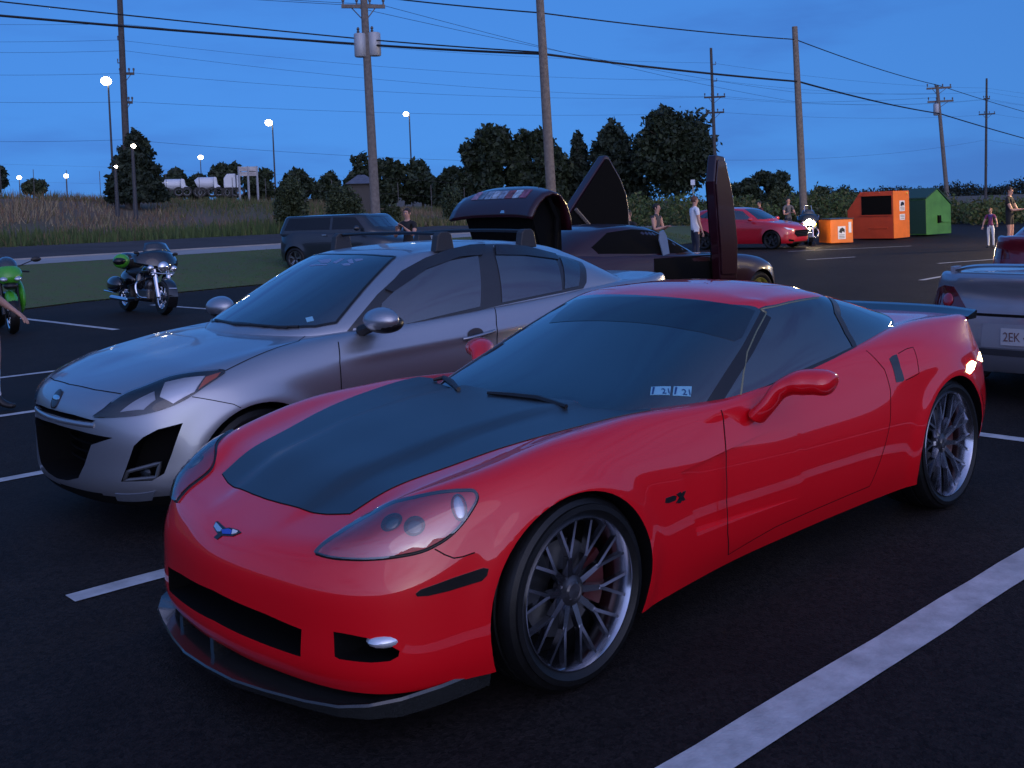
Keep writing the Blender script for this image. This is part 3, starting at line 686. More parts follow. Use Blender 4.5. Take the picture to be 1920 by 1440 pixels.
def patch(surf, pts, name, m, parent, off=0.003, thick=0.004, step=0.04, dirn=None, mirror=False, dome=0.0, smooth=True):
    """a thin panel lying on the surface inside an outline of surface points"""
    P = [np.asarray(p, float) for p in pts]
    if dirn is None:
        nn = sum(surf.near(p)[1] for p in P); dirn = -nn / np.linalg.norm(nn)
        cen = sum(P) / len(P)
    d = np.asarray(dirn, float); d = d / np.linalg.norm(d)
    a = np.cross(d, [0, 0, 1.0])
    if np.linalg.norm(a) < 0.1: a = np.cross(d, [0, 1.0, 0])
    a /= np.linalg.norm(a); b = np.cross(d, a); c0 = sum(P) / len(P)
    Q = resample([((p - c0) @ a, (p - c0) @ b) for p in P], step * 0.5, closed=True)
    Q = [np.array(q) for q in Q]; n = len(Q)
    lo = np.min(Q, 0); hi = np.max(Q, 0); G = []
    def inside(x, y):
        r = False; j = n - 1
        for i in range(n):
            if (Q[i][1] > y) != (Q[j][1] > y) and x < (Q[j][0] - Q[i][0]) * (y - Q[i][1]) / (Q[j][1] - Q[i][1]) + Q[i][0]: r = not r
            j = i
        return r
    QA = np.array(Q)
    for x in np.arange(lo[0] + step / 2, hi[0], step):
        for y in np.arange(lo[1] + step / 2, hi[1], step):
            if inside(x, y) and np.min(np.hypot(QA[:, 0] - x, QA[:, 1] - y)) > step * 0.4: G.append((x, y))
    vs, es, fs, *_ = delaunay_2d_cdt([Vector(q) for q in Q] + [Vector(g) for g in G], [], [list(range(n))], 1, 1e-6)
    V = []; N = []
    for v in vs:
        p = c0 + a * v[0] + b * v[1]; h, nr = surf.cast(p, d)
        q = h + nr * off
        if dome:
            e = np.min(np.hypot(QA[:, 0] - v[0], QA[:, 1] - v[1])); q = q + nr * dome * (1 - math.exp(-e / 0.03))
        V.append(q); N.append(nr)
    F = []
    for f in fs:
        p0, p1, p2 = V[f[0]], V[f[1]], V[f[2]]
        nrm = np.cross(p1 - p0, p2 - p0)
        F.append(tuple(f) if nrm @ d < 0 else tuple(f)[::-1])
    if thick:
        cnt = {}
        for f in F:
            for i in range(len(f)):
                e = (f[i], f[(i + 1) % len(f)]); cnt[e] = 1
        low = {}
        for e in list(cnt):
            if (e[1], e[0]) not in cnt:
                for w in e:
                    if w not in low: low[w] = len(V); V.append(V[w] - N[w] * (off + thick)); N.append(N[w])
                F.append((e[1], e[0], low[e[0]], low[e[1]]))
    o = np_mesh(name, V, F, m, parent, smooth, 40)
    if mirror: return o, _mirror_obj(name, V, F, m, parent, smooth, 40)
    return o

def strip(surf, pts, width, name, m, parent, off=0.0012, step=0.03, bead=0.0, mirror=False, closed=False, seg=1):
    P = resample(pts, step, closed); n = len(P); V = []; F = []
    hs = [surf.near(p) for p in P]; cols = 3 if bead else 2
    for i in range(n):
        a = P[(i + 1) % n] if (closed or i < n - 1) else P[i]; b = P[i - 1] if (closed or i > 0) else P[i]
        t = a - b; t = t / (np.linalg.norm(t) + 1e-9); nr = hs[i][1]; sd = np.cross(t, nr); sd /= np.linalg.norm(sd) + 1e-9
        h = hs[i][0]
        if bead: V += [h - sd * width / 2 - nr * 0.001, h + nr * (bead + off), h + sd * width / 2 - nr * 0.001]
        else: V += [h - sd * width / 2 + nr * off, h + sd * width / 2 + nr * off]
    for i in range(n if closed else n - 1):
        j = (i + 1) % n
        for c in range(cols - 1): F.append((i * cols + c, i * cols + c + 1, j * cols + c + 1, j * cols + c))
    o = np_mesh(name, V, F, m, parent, True)
    if mirror: return o, _mirror_obj(name, V, F, m, parent, True)
    return o

def bool_cut(V, F, mi, mats, cutters, angle=35):
    """cutters: list of MB (closed). Their faces carry the material index they leave behind."""
    me = bpy.data.meshes.new('tmpb'); me.from_pydata([tuple(p) for p in V], [], F)
    for m in mats: me.materials.append(m)
    me.polygons.foreach_set('material_index', list(mi))
    o = bpy.data.objects.new('tmpb', me); COL.objects.link(o); tmp = []
    for cmb in cutters:
        cm = bpy.data.meshes.new('cut'); cm.from_pydata(cmb.v, [], cmb.f)
        for m in mats: cm.materials.append(m)
        cm.polygons.foreach_set('material_index', cmb.m)
        bm = bmesh.new(); bm.from_mesh(cm); bmesh.ops.recalc_face_normals(bm, faces=bm.faces); bm.to_mesh(cm); bm.free()
        c = bpy.data.objects.new('cut', cm); COL.objects.link(c); tmp.append(c)
        md = o.modifiers.new('b', 'BOOLEAN'); md.operation = 'DIFFERENCE'; md.solver = 'EXACT'; md.object = c
    dg = bpy.context.evaluated_depsgraph_get(); dg.update()
    res = bpy.data.meshes.new_from_object(o.evaluated_get(dg))
    for c in tmp: bpy.data.objects.remove(c)
    bpy.data.objects.remove(o)
    res.polygons.foreach_set('use_smooth', [True] * len(res.polygons))
    res.set_sharp_from_angle(angle=R(angle))
    return res

def shell_points(plan, keys, cols):
    """plan: (x,y) per column; keys: {col: (inset, z)} -> one row of points"""
    ks = sorted(keys); c = np.arange(len(plan))
    ins = pchip(ks, [keys[k][0] for k in ks], c); z = pchip(ks, [keys[k][1] for k in ks], c)
    return np.c_[plan - cols * ins[:, None], z]
def plan_normals(plan):
    P = np.asarray(plan, float); n = len(P); N = np.zeros_like(P)
    for i in range(n):
        a = P[max(i - 1, 0)]; b = P[min(i + 1, n - 1)]
        if i == 0: N[i] = (1, 0); continue
        if i == n - 1: N[i] = (-1, 0); continue
        t = b - a; N[i] = np.array([-t[1], t[0]]) / np.linalg.norm(t)
        if N[i] @ (P[i] - np.array([-1.3, 0])) < 0: N[i] = -N[i]
    return N

# ------------------------------------------------------------------ wheels (axis along +y, outwards)
def wheel_frame(cx, cz):
    return lambda a, b, h: (cx + a, h, cz + b)
def lathe_y(prof, n=48, mi=0):
    m = MB(); m.lathe(prof, n, frame=lambda a, b, h: (a, h, b), mi=mi); return m
WHEEL_CACHE = {}
def make_wheel(parent, loc, side, r, w, rim, rim_mat, style='y10', disc=True, hub=M_BLACK, caliper=None, toe=0.0, detail=True, name='wheel', tyre_mat=None, cap_mat=None):
    """side=+1: outside faces +y"""
    key = (r, w, rim, style, rim_mat.name, detail)
    wh = bpy.data.objects.new(name, None); wh.empty_display_size = 0.1; link(wh, parent); wh.location = loc
    wh.rotation_euler = (0, 0, toe + (0 if side > 0 else math.pi))
    if key not in WHEEL_CACHE:
        D = {}
        n = 64 if detail else 32
        hw = w / 2
        prof = [(rim - .012, hw - .045), (rim + .002, hw - .014), (rim + .012, hw - .010), (rim + (r - rim) * .35, hw - .001), (rim + (r - rim) * .6, hw - .003), (r - .028, hw - .012), (r - .012, hw - .022), (r - .003, hw - .040)]
        tread = []
        if detail:
            for g in (0.30, 0.0, -0.30):
                y = g * hw * 2 * .8
                tread += [(r, y + .010), (r - .007, y + .007), (r - .007, y - .007), (r, y - .010)]
        prof2 = prof + tread + [(p[0], -p[1]) for p in prof[::-1]]
        D['tyre'] = (lathe_y(prof2, n), M_RUBBER, 30)
        rp = [(rim + .004, hw - .016), (rim + .001, hw - .010), (rim - .003, hw - .010), (rim - .008, hw - .020), (rim - .022, hw - .06), (rim - .03, 0), (rim - .025, -hw + .03), (rim + .004, -hw + .016)]
        D['rim'] = (lathe_y(rp, n), rim_mat, 40)
        sp = MB()
        yf = hw - .022                                 # spoke face plane
        def bar(a0, r0, a1, r1, w0, w1, y0, y1, th=.022):
            p0 = np.array([r0 * math.cos(a0), r0 * math.sin(a0)]); p1 = np.array([r1 * math.cos(a1), r1 * math.sin(a1)])
            t = (p1 - p0) / np.linalg.norm(p1 - p0); q = np.array([-t[1], t[0]])
            V = []
            for (p, ww, y) in ((p0, w0, y0), (p1, w1, y1)):
                for (s, dy) in ((-.5, 0), (.5, 0), (.35 + .3, -th), (-.35 - .3, -th)):
                    e = p + q * ww * s; V.append((e[0], y + dy, e[1]))
            sp.add(V, [(0, 1, 5, 4), (1, 2, 6, 5), (2, 3, 7, 6), (3, 0, 4, 7), (0, 3, 2, 1), (4, 5, 6, 7)])
        if style == 'y10':
            for i in range(10):
                a = 2 * math.pi * (i + .25) / 10; da = 2 * math.pi / 40
                bar(a, .05, a, rim * .50, .024, .019, yf - .034, yf - .018)
                bar(a, rim * .48, a + da, rim - .012, .012, .010, yf - .018, yf - .004)
                bar(a, rim * .48, a - da, rim - .012, .012, .010, yf - .018, yf - .004)
        elif style.startswith('s'):
            ns = int(style[1:])
            for i in range(ns):
                a = 2 * math.pi * (i + .3) / ns; da = .13 * 5 / ns
                bar(a, .04, a + da, rim - .012, .03, .025, yf - .02, yf - .005)
                bar(a, .04, a - da, rim - .012, .03, .025, yf - .02, yf - .005)
        elif style == 'disc':
            pass
        if sp.v: D['spokes'] = (sp, rim_mat, 30)
        hp = [(.0001, yf - .028), (.030, yf - .028), (.036, yf - .031), (.052, yf - .034), (.058, yf - .042), (.06, yf - .07)]
        D['hub'] = (lathe_y(hp, 24), mat('hub_dark', (.08, .08, .09), .25, metal=.8), 40)
        D['cap'] = (lathe_y([(.0001, yf - .022), (.026, yf - .023), (.032, yf - .029)], 20), cap_mat or hub, 40)
        if disc:
            D['brake_disc'] = (lathe_y([(.06, hw - .115), (.165, hw - .115), (.168, hw - .12), (.168, hw - .14), (.06, hw - .14)], 40), mat('brake_steel', (.10, .10, .10), .4, metal=1), 40)
            D['well'] = (lathe_y([(.0001, hw - .16), (rim - .03, hw - .16)], 32), M_VOID, 40)
        WHEEL_CACHE[key] = {}
        first = True
        for kname, (b, m, ang) in D.items():
            nm = {'hub': 'hub', 'cap': 'hub_cap', 'well': 'inner_rim'}.get(kname, kname)
            o = b.build(nm, m, wh, True, ang); WHEEL_CACHE[key][nm] = o.data
        if style == 'y10' and False: pass
    else:
        for nm, me in WHEEL_CACHE[key].items(): link(bpy.data.objects.new(nm, me), wh)
    if caliper:
        cb = MB(); hw = w / 2
        pr = [(.10, -.9), (.19, -.75), (.205, 0), (.19, .75), (.10, .9)]
        th0 = math.pi * .98 if False else math.pi
        pts = []
        V = []
        for i in range(9):
            th = th0 - .55 + 1.1 * i / 8
            for rr, yy in ((.10, hw - .09), (.19, hw - .09), (.19, hw - .14), (.10, hw - .14)): V.append((rr * math.cos(th), yy, rr * math.sin(th)))
        Fc = []
        for i in range(8):
            for q in range(4): Fc.append((i * 4 + q, i * 4 + (q + 1) % 4, i * 4 + 4 + (q + 1) % 4, i * 4 + 4 + q))
        Fc += [(3, 2, 1, 0), (32, 33, 34, 35)]
        cb.add(V, Fc); cb.build('brake_caliper', caliper, wh, False)
    return wh

def wheel_cutter(x, z, r, y0, y1, n=56, mi=1):
    m = MB(); V = []
    for y in (y0, y1):
        for i in range(n):
            t = 2 * math.pi * i / n; V.append((x + r * math.cos(t), y, z + r * math.sin(t)))
    F = [tuple(range(n)), tuple(range(n, 2 * n))] + [(i, (i + 1) % n, n + (i + 1) % n, n + i) for i in range(n)]
    return m.add(V, F, mi)
def poly_cutter(poly, frame, lo, hi, mi=1):
    m = MB(); m.prism(poly, lo, hi, frame); m.m = [mi] * len(m.f); return m

def text_on(surf, pa, pb, txt, height, name, m, parent, off=0.003, pts=None, thick=0.0008):
    """lettering lying on a surface, running from surface point a towards b"""
    a = surf.px(*pa) if pts is None else np.asarray(pts[0], float); b = surf.px(*pb) if pts is None else np.asarray(pts[1], float)
    n = surf.near((a + b) / 2)[1]
    if n @ (surf.Rm @ (CAM_POS - surf.o) - a) < 0: n = -n
    x = (b - a) / np.linalg.norm(b - a); y = np.cross(n, x); y /= np.linalg.norm(y); n = np.cross(x, y)
    cu = bpy.data.curves.new(name, 'FONT'); cu.body = txt; cu.size = height * 1.38; cu.extrude = thick; cu.materials.append(m)
    o = bpy.data.objects.new(name, cu); link(o, parent)
    p = a + n * off
    o.matrix_local = Matrix(((x[0], y[0], n[0], p[0]), (x[1], y[1], n[1], p[1]), (x[2], y[2], n[2], p[2]), (0, 0, 0, 1)))
    bpy.context.view_layer.update()
    w = o.dimensions.x if o.dimensions.x > 0 else 1
    k = np.linalg.norm(b - a) / w
    mw = o.matrix_local @ Matrix.Diagonal((k, 1, 1, 1))
    dg = bpy.context.evaluated_depsgraph_get(); me = bpy.data.meshes.new_from_object(o.evaluated_get(dg)); bpy.data.objects.remove(o)
    o = bpy.data.objects.new(name, me); link(o, parent); o.matrix_local = mw
    return o

def disc_on(surf, p, r, h, name, m, parent, squash=(1, 1), mirror=False, up=(0, 0, 1), off=0.0):
    """a low lens-shaped dome sitting on a surface point"""
    q, n = surf.near(p); x = np.cross(np.array(up, float), n); x /= np.linalg.norm(x); y = np.cross(n, x)
    V = [q + n * (h + off)]; F = []; nu, nv = 20, 5
    for j in range(1, nv + 1):
        ph = (math.pi / 2) * j / nv
        for i in range(nu):
            th = 2 * math.pi * i / nu
            V.append(q + r * math.sin(ph) * (squash[0] * math.cos(th) * x + squash[1] * math.sin(th) * y) + n * (h * math.cos(ph) + off))
    for i in range(nu): F.append((0, 1 + i, 1 + (i + 1) % nu))
    for j in range(nv - 1):
        for i in range(nu): F.append((1 + j * nu + i, 1 + (j + 1) * nu + i, 1 + (j + 1) * nu + (i + 1) % nu, 1 + j * nu + (i + 1) % nu))
    o = np_mesh(name, V, F, m, parent, True)
    if mirror: return o, _mirror_obj(name, V, F, m, parent, True)
    return o

def clear_mat(name, tint=(1, 1, 1), refl=0.10):
    if name in MATS: return MATS[name]
    m = bpy.data.materials.new(name); m.use_nodes = True; nt = m.node_tree; nt.nodes.clear()
    o = nt.nodes.new('ShaderNodeOutputMaterial'); t = nt.nodes.new('ShaderNodeBsdfTransparent'); g = nt.nodes.new('ShaderNodeBsdfGlossy')
    t.inputs[0].default_value = (*tint, 1); g.inputs['Roughness'].default_value = 0.02
    lw = nt.nodes.new('ShaderNodeFresnel'); lw.inputs[0].default_value = 1.5
    ad = nt.nodes.new('ShaderNodeMath'); ad.operation = 'ADD'; ad.inputs[1].default_value = refl; ad.use_clamp = True
    mx = nt.nodes.new('ShaderNodeMixShader')
    nt.links.new(lw.outputs[0], ad.inputs[0]); nt.links.new(ad.outputs[0], mx.inputs[0]); nt.links.new(t.outputs[0], mx.inputs[1]); nt.links.new(g.outputs[0], mx.inputs[2])
    nt.links.new(mx.outputs[0], o.inputs[0]); MATS[name] = m
    return m
M_CLEAR = clear_mat('clear_lens', refl=0.17)
def mirror_pts(P): return [np.asarray(p) * [1, -1, 1] for p in P]
# ------------------------------------------------------------------ the red sports car
M_RED = mat('red_paint', (0.70, 0.0030, 0.010), 0.4, coat=1.0, spec=0.15, coat_rough=0.012, coat_ior=1.62)
M_WRAP = mat('satin_black_hood', (0.013, 0.018, 0.021), 0.38, ior=1.9, noise=0.15, nscale=3)
M_CARBON = mat('carbon_fibre', (0.02, 0.022, 0.022), 0.22, coat=0.6, noise=0.25, nscale=120)
M_RIM = mat('dark_chrome_rim', (0.55, 0.56, 0.60), 0.18, metal=1.0)
K = 5
def c6_rows():
    plan = np.array([(.85, 0), (.843, .16), (.822, .33), (.792, .49), (.738, .635), (.645, .752), (.49, .828), (.29, .877), (.10, .908), (-.08, .916), (-.28, .912), (-.48, .902),
        (-.72, .892), (-1.0, .885), (-1.3, .885), (-1.6, .890), (-1.9, .902), (-2.15, .913), (-2.4, .924), (-2.65, .930), (-2.90, .920), (-3.10, .888), (-3.29, .81),
        (-3.41, .66), (-3.46, .49), (-3.485, .33), (-3.498, .16), (-3.50, 0)])
    N = plan_normals(plan)
    rows = [shell_points(plan, k, N) for k in (
        {0: (.035, .170), 3: (.03, .165), 5: (.025, .16), 7: (.03, .16), 9: (.03, .16), 11: (.05, .162), 13: (.075, .170), 16: (.075, .182), 19: (.05, .20), 22: (.07, .25), 25: (.09, .27), 27: (.09, .27)},
        {0: (.002, .235), 3: (.0, .235), 5: (.0, .235), 7: (.01, .24), 9: (.015, .25), 12: (.03, .26), 14: (.035, .27), 16: (.035, .28), 19: (.02, .30), 22: (.025, .34), 27: (.03, .36)},
        {0: (.0, .34), 3: (.0, .345), 5: (.0, .35), 9: (.0, .36), 12: (.008, .38), 16: (.010, .40), 19: (.0, .43), 22: (.0, .47), 27: (.0, .48)},
        {0: (.002, .445), 3: (.004, .455), 5: (.008, .475), 7: (.0, .50), 9: (.0, .51), 12: (.0, .52), 16: (.0, .54), 19: (.0, .58), 22: (.005, .60), 27: (.01, .62)},
        {0: (.022, .515), 3: (.028, .53), 5: (.035, .57), 7: (.012, .625), 9: (.006, .645), 12: (.012, .64), 16: (.02, .68), 19: (.006, .72), 22: (.025, .74), 25: (.02, .76), 27: (.02, .76)},
        {0: (.075, .572), 3: (.075, .595), 5: (.075, .645), 7: (.045, .722), 9: (.038, .757), 12: (.040, .74), 14: (.045, .76), 16: (.05, .80), 19: (.035, .84), 22: (.06, .835), 25: (.03, .86), 27: (.03, .86)},
        {0: (.205, .632), 2: (.205, .636), 4: (.195, .665), 5: (.18, .70), 7: (.130, .777), 9: (.125, .828), 11: (.105, .838), 12: (.092, .826), 13: (.088, .822), 14: (.09, .848), 16: (.11, .905), 17: (.135, .926), 19: (.18, .957), 21: (.13, .945), 22: (.09, .93), 25: (.04, .925), 27: (.03, .925)},
    )]
    rows = np.array(rows); rows[:, 0, 1] = 0; rows[:, -1, 1] = 0
    xs = rows[-1, K + 1:-K - 1, 0]
    zc = pchip([-3.5, -3.2, -2.95, -2.6, -2.0, -1.3, -.9, -.6, -.35, 0, .3, .5, .645], [.925, .945, .955, .93, .86, .80, .81, .815, .815, .79, .735, .69, .632], xs)
    cen = np.c_[xs, 0 * xs, zc]
    return rows, cen
def c6_disp(W):
    x, y, z = W[:, 0], W[:, 1], W[:, 2]; ay = np.abs(y)
    # raised centre of the hood
    w_dome = np.interp(x, [-.7, .1, .75], [.40, .33, .22])
    up = smooth01((w_dome + .035 - ay) / .07) * smooth01((.78 - x) / .35) * smooth01((x + .85) / .2) * (z > .55)
    W[:, 2] += .022 * up
    # flares round the wheel openings
    for cx, cz, rr, amp in ((.012, .312, .366, .012), (-2.685, .337, .362, .014)):
        d = np.hypot(x - cx, z - cz); W[:, 1] += np.sign(y) * amp * np.exp(-((d - rr) / .05) ** 2) * (ay > .5)
    return W
car = empty('sports_car')
tag(car, 'red two-door sports car with satin black hood and dark chrome wheels, nearest the camera', 'sports car')
rows, cen = c6_rows()
V, F, T = cage(rows, K, cen, crown=2.2)
V, F, T = subsurf(V, F, T, 3)
V = c6_disp(V)
CS = Surf(V, F)
V, F, T = close_floor(V, F, T)
cutters = []
for s in (1, -1):
    cutters.append(wheel_cutter(.012, .312, .360, s * .62, s * 1.1))
    cutters.append(wheel_cutter(-2.685, .337, .355, s * .58, s * 1.1))
fx = lambda a, b, h: (h, a, b)
# grille mouth and fog lamp pockets
cutters.append(poly_cutter([(-.465, .258), (-.3, .262), (0, .272), (.3, .262), (.465, .258), (.472, .345), (.30, .362), (0, .376), (-.30, .362), (-.472, .345)], fx, .56, 1.2))
shallow = MB(); sv = []; NN = 24                          # shallow red scoop under the slot
for i in range(NN + 1):
    y = -.455 + .91 * i / NN; xs_ = CS.yz([(y, .27)])[0][0]
    sv += [(xs_ - .060, y, .285), (xs_ - .012, y, .240 - .010 * abs(y) / .46 + .012), (1.2, y, .234), (1.2, y, .285)]
shallow.add(sv, [(i * 4 + k, (i + 1) * 4 + k, (i + 1) * 4 + (k + 1) % 4, i * 4 + (k + 1) % 4) for i in range(NN) for k in range(4)] + [(0, 1, 2, 3), tuple(range(NN * 4, NN * 4 + 4))[::-1]], 0)
for s in (1, -1):
    cutters.append(poly_cutter([(s * .592, .356), (s * .62, .355), (s * .65, .352), (s * .69, .345), (s * .72, .334), (s * .745, .318), (s * .760, .302), (s * .758, .285), (s * .742, .273), (s * .70, .270), (s * .61, .274), (s * .595, .280)], fx, .42, 1.2))
# scalloped cove behind each front wheel
for sd in (1, -1):
    A, B, C, D = (-.545, .625), (-.635, .36), (-1.55, .345), (-1.55, .70)
    cm = MB(); ns, nt = 14, 6; inner = []; outer = []
    for i in range(ns + 1):
        for j in range(nt + 1):
            q, t = i / ns, j / nt
            x = (A[0] * (1 - q) + D[0] * q) * (1 - t) + (B[0] * (1 - q) + C[0] * q) * t
            z = (A[1] * (1 - q) + D[1] * q) * (1 - t) + (B[1] * (1 - q) + C[1] * q) * t
            y = CS.xz([(x, z)], 1)[0][1]
            inner.append((x, sd * (y - .034 * (1 - q) ** 1.3 + .006 * q), z)); outer.append((x, sd * 1.15, z))
    nn = len(inner); g = lambda i, j: i * (nt + 1) + j; ff = []
    for i in range(ns):
        for j in range(nt):
            ff.append((g(i, j), g(i + 1, j), g(i + 1, j + 1), g(i, j + 1))); ff.append(tuple(nn + q for q in (g(i, j), g(i, j + 1), g(i + 1, j + 1), g(i + 1, j))))
    ring = [g(i, 0) for i in range(ns)] + [g(ns, j) for j in range(nt)] + [g(i, nt) for i in range(ns, 0, -1)] + [g(0, j) for j in range(nt, 0, -1)]
    for a_, b_ in zip(ring, ring[1:] + ring[:1]): ff.append((a_, b_, nn + b_, nn + a_))
    cm.add(inner + outer, ff, 0); cutters.append(cm)
me = bool_cut(V, F, T, [M_RED, M_VOID], cutters)
me.name = 'body'
body = link(bpy.data.objects.new('body', me), car)

# canopy: glass house with the red roof panel on top
def c6_canopy():
    base = np.array([(-.50, 0), (-.50, .16), (-.505, .33), (-.52, .49), (-.58, .63), (-.80, .755), (-1.02, .792), (-1.28, .80), (-1.53, .80), (-1.78, .793), (-2.0, .775), (-2.2, .745), (-2.4, .70), (-2.62, .62),
                     (-2.80, .51), (-2.90, .38), (-2.96, .25), (-2.985, .12), (-2.99, 0)])
    zb = [.83, .828, .822, .815, .805, .795, .80, .835, .865, .89, .908, .92, .935, .955, .962, .965, .967, .967, .967]
    roof = np.array([(-1.30, 0), (-1.305, .14), (-1.325, .28), (-1.36, .41), (-1.405, .52), (-1.47, .598), (-1.55, .608), (-1.65, .612), (-1.75, .612), (-1.85, .608), (-1.94, .60), (-2.01, .585), (-2.07, .56), (-2.12, .52),
                     (-2.16, .44), (-2.18, .34), (-2.19, .22), (-2.195, .11), (-2.195, 0)])
    zr = [1.195, 1.193, 1.186, 1.174, 1.158, 1.140, 1.146, 1.152, 1.155, 1.155, 1.152, 1.147, 1.142, 1.140, 1.150, 1.165, 1.178, 1.185, 1.188]
    rows = []
    b3 = np.c_[base, zb]; r3 = np.c_[roof, zr]
    rows.append(b3 - [0, 0, .06])
    for t, bl in ((0, 0), (.33, .020), (.67, .022), (1.0, 0)):
        p = b3 * (1 - t) + r3 * t
        nrm = np.c_[plan_normals(base), np.zeros(len(base))]
        p = p + nrm * bl; p[0, 1] = p[-1, 1] = 0
        rows.append(p)
    rows = np.array(rows); rows[:, 0, 1] = 0; rows[:, -1, 1] = 0
    xs = rows[-1, K + 1:-K - 1, 0]
    cen = np.c_[xs, 0 * xs, pchip([-2.3, -2.195, -1.95, -1.75, -1.55, -1.4, -1.3], [1.17, 1.188, 1.222, 1.235, 1.232, 1.216, 1.195], xs)]
    return rows, cen
rows2, cen2 = c6_canopy()
V2, F2, T2 = cage(rows2, K, cen2, crown=2.2, tag_fn=lambda kind, a, b: 1 if kind == 'top' else 0)
V2, F2, T2 = subsurf(V2, F2, T2, 3)
np_mesh('window_glass', V2, F2, [M_GLASS_D, M_RED], car, True, 180, T2)
CG = Surf(V2, F2)
M_DISC = None
capm = mat('hub_cap_dark', (.03, .03, .035), .2, coat=.5)
calm = mat('red_caliper', (.07, .006, .006), .5)
for s in (1, -1):
    make_wheel(car, (0, s * .765, .325), s, .327, .29, .254, M_RIM, 'y10', caliper=calm, toe=R(1.0), cap_mat=capm)
    make_wheel(car, (-2.685, s * .755, .337), s, .337, .31, .267, M_RIM, 'y10', caliper=calm, cap_mat=capm)

# hood panel in satin black
half = [(.642, 0), (.640, .10), (.632, .22), (.612, .34), (.585, .438), (.45, .478), (.30, .520), (.15, .565), (0, .612), (-.15, .655), (-.30, .690), (-.45, .722), (-.56, .74), (-.62, .68), (-.56, .60), (-.53, .45), (-.52, .2), (-.52, 0)]
hood_o = half + [(x, -y) for x, y in half[::-1][1:-1]]
HP = CS.xy(hood_o)
hood = patch(CS, HP, 'hood', M_WRAP, car, off=.003, thick=.006, step=.035, dirn=(0, 0, -1))
strip(CS, CS.xy(resample(half[:13], .03) + []), .007, 'hood_gap', M_SEAM, hood, mirror=True)
# headlamps
HLP = [(594.7, 1033), (629, 1006), (678, 975), (727, 948.5), (776, 934), (825, 924), (874, 920), (890, 922), (895, 934), (887, 952), (867, 981), (841, 1007), (808, 1027), (776, 1038), (727, 1046), (678, 1049), (629, 1046.5), (600, 1040)]
H3 = CS.pxs(HLP)
H3s = spline(H3, 72, closed=True)
for sd, nm in ((1, 'l'), (-1, 'r')):
    pts = H3s if sd > 0 else mirror_pts(H3s)
    hl = patch(CS, pts, 'headlight', M_CLEAR, car, off=.012, thick=.012, step=.03, dome=.010)
    strip(CS, pts, .012, 'headlight_gasket', M_TRIM, hl, off=.004, closed=True, bead=.006, step=.02)
    for (u, v), r in (((734, 979), .036), ((777, 986), .034)):
        p = CS.px(u, v) * [1, sd, 1]
        disc_on(CS, p, r, .014, 'projector_lamp', mat('lamp_glass', (.03, .045, .05), .06, spec=.8, coat=1), hl)
    p = CS.px(861, 951) * [1, sd, 1]
    disc_on(CS, p, .036, .012, 'turn_lamp', mat('lamp_reflector', (.55, .58, .62), .22, metal=1), hl, squash=(.72, 1.25))
# side markers, badge, emblem
SM = CS.pxs([(779, 1113), (789, 1105), (850, 1083), (906, 1064.5), (916, 1066), (913, 1079), (903, 1089), (841, 1108), (802, 1117), (782, 1118)])
patch(CS, SM, 'side_marker', mat('smoked_lens', (.012, .012, .012), .12, coat=.6), car, off=.003, thick=.005, step=.03, mirror=True)
em = patch(CS, CS.pxs([(401, 989), (405, 979), (409, 978), (424, 991), (431, 990), (447, 994), (453, 999), (437, 1006), (417, 1005), (408, 1012), (402, 1008), (409, 1002)]), 'emblem', M_TRIM, car, off=.003, thick=.003, step=.01)
patch(CS, CS.pxs([(403, 988), (407, 981), (418, 993), (415, 998), (409, 998)]), 'flag', mat('emblem_silver', (.45, .62, .70), .25, metal=.6), em, off=.006, thick=.003, step=.01)
patch(CS, CS.pxs([(417, 995), (430, 993), (437, 996), (434, 1003), (419, 1002)]), 'flag', mat('emblem_blue', (.03, .08, .45), .3), em, off=.006, thick=.003, step=.01)
patch(CS, CS.pxs([(438, 994), (447, 997), (443, 1001), (436, 1003)]), 'flag', M_WHITE, em, off=.006, thick=.003, step=.01)
for sd in (1, -1):
    pl = lambda L: [p * [1, sd, 1] for p in CS.pxs(L)]
    bd = patch(CS, pl([(1247, 943), (1248, 934), (1262, 929), (1268, 930), (1266, 938), (1254, 943)]), 'badge', M_TRIM, car, off=.003, thick=.003, step=.01)
    for L in ([(1268, 927), (1275, 922), (1284, 937), (1279, 939)], [(1280, 922), (1285, 920), (1275, 943), (1267, 943)]):
        patch(CS, pl(L), 'badge_stroke', M_TRIM, bd, off=.004, thick=.003, step=.01)
# shut lines
dl = CS.pxs([(1352, 769), (1356, 785), (1359, 820), (1361, 880), (1362, 940), (1364, 1000), (1365, 1040)])
bl = CS.xz([(dl[-1][0], dl[-1][2]), (-1.2, .252), (-1.6, .262), (-1.93, .272)])
rl = CS.xz([(-1.93, .272), (-1.99, .40), (-2.06, .56), (-2.10, .70), (-2.09, .80), (-2.02, .895)])
for nm, L, w in (('door_gap', dl, .006), ('door_gap', bl, .004), ('door_gap', rl, .004)):
    strip(CS, L, w, nm, M_SEAM, car, mirror=True)
strip(CS, CS.pxs([(815, 1029.5), (834, 1040), (851, 1046.5), (867, 1044), (890, 1036)]), .004, 'bumper_gap', M_SEAM, car, mirror=True)
strip(CS, CS.pxs([(1684, 663), (1700, 654), (1712, 651), (1717, 664), (1721, 684), (1723, 700), (1713, 706), (1698, 713)]), .0035, 'fuel_door_gap', M_SEAM, car)
patch(CS, CS.pxs([(1667, 673), (1673, 667), (1681, 664.5), (1688, 688), (1695.5, 712), (1692, 715.5), (1680, 717)]), 'door_handle', mat('handle_pad', (.02, .022, .02), .18, coat=.4), car, off=.0015, thick=.004, step=.02, mirror=True)
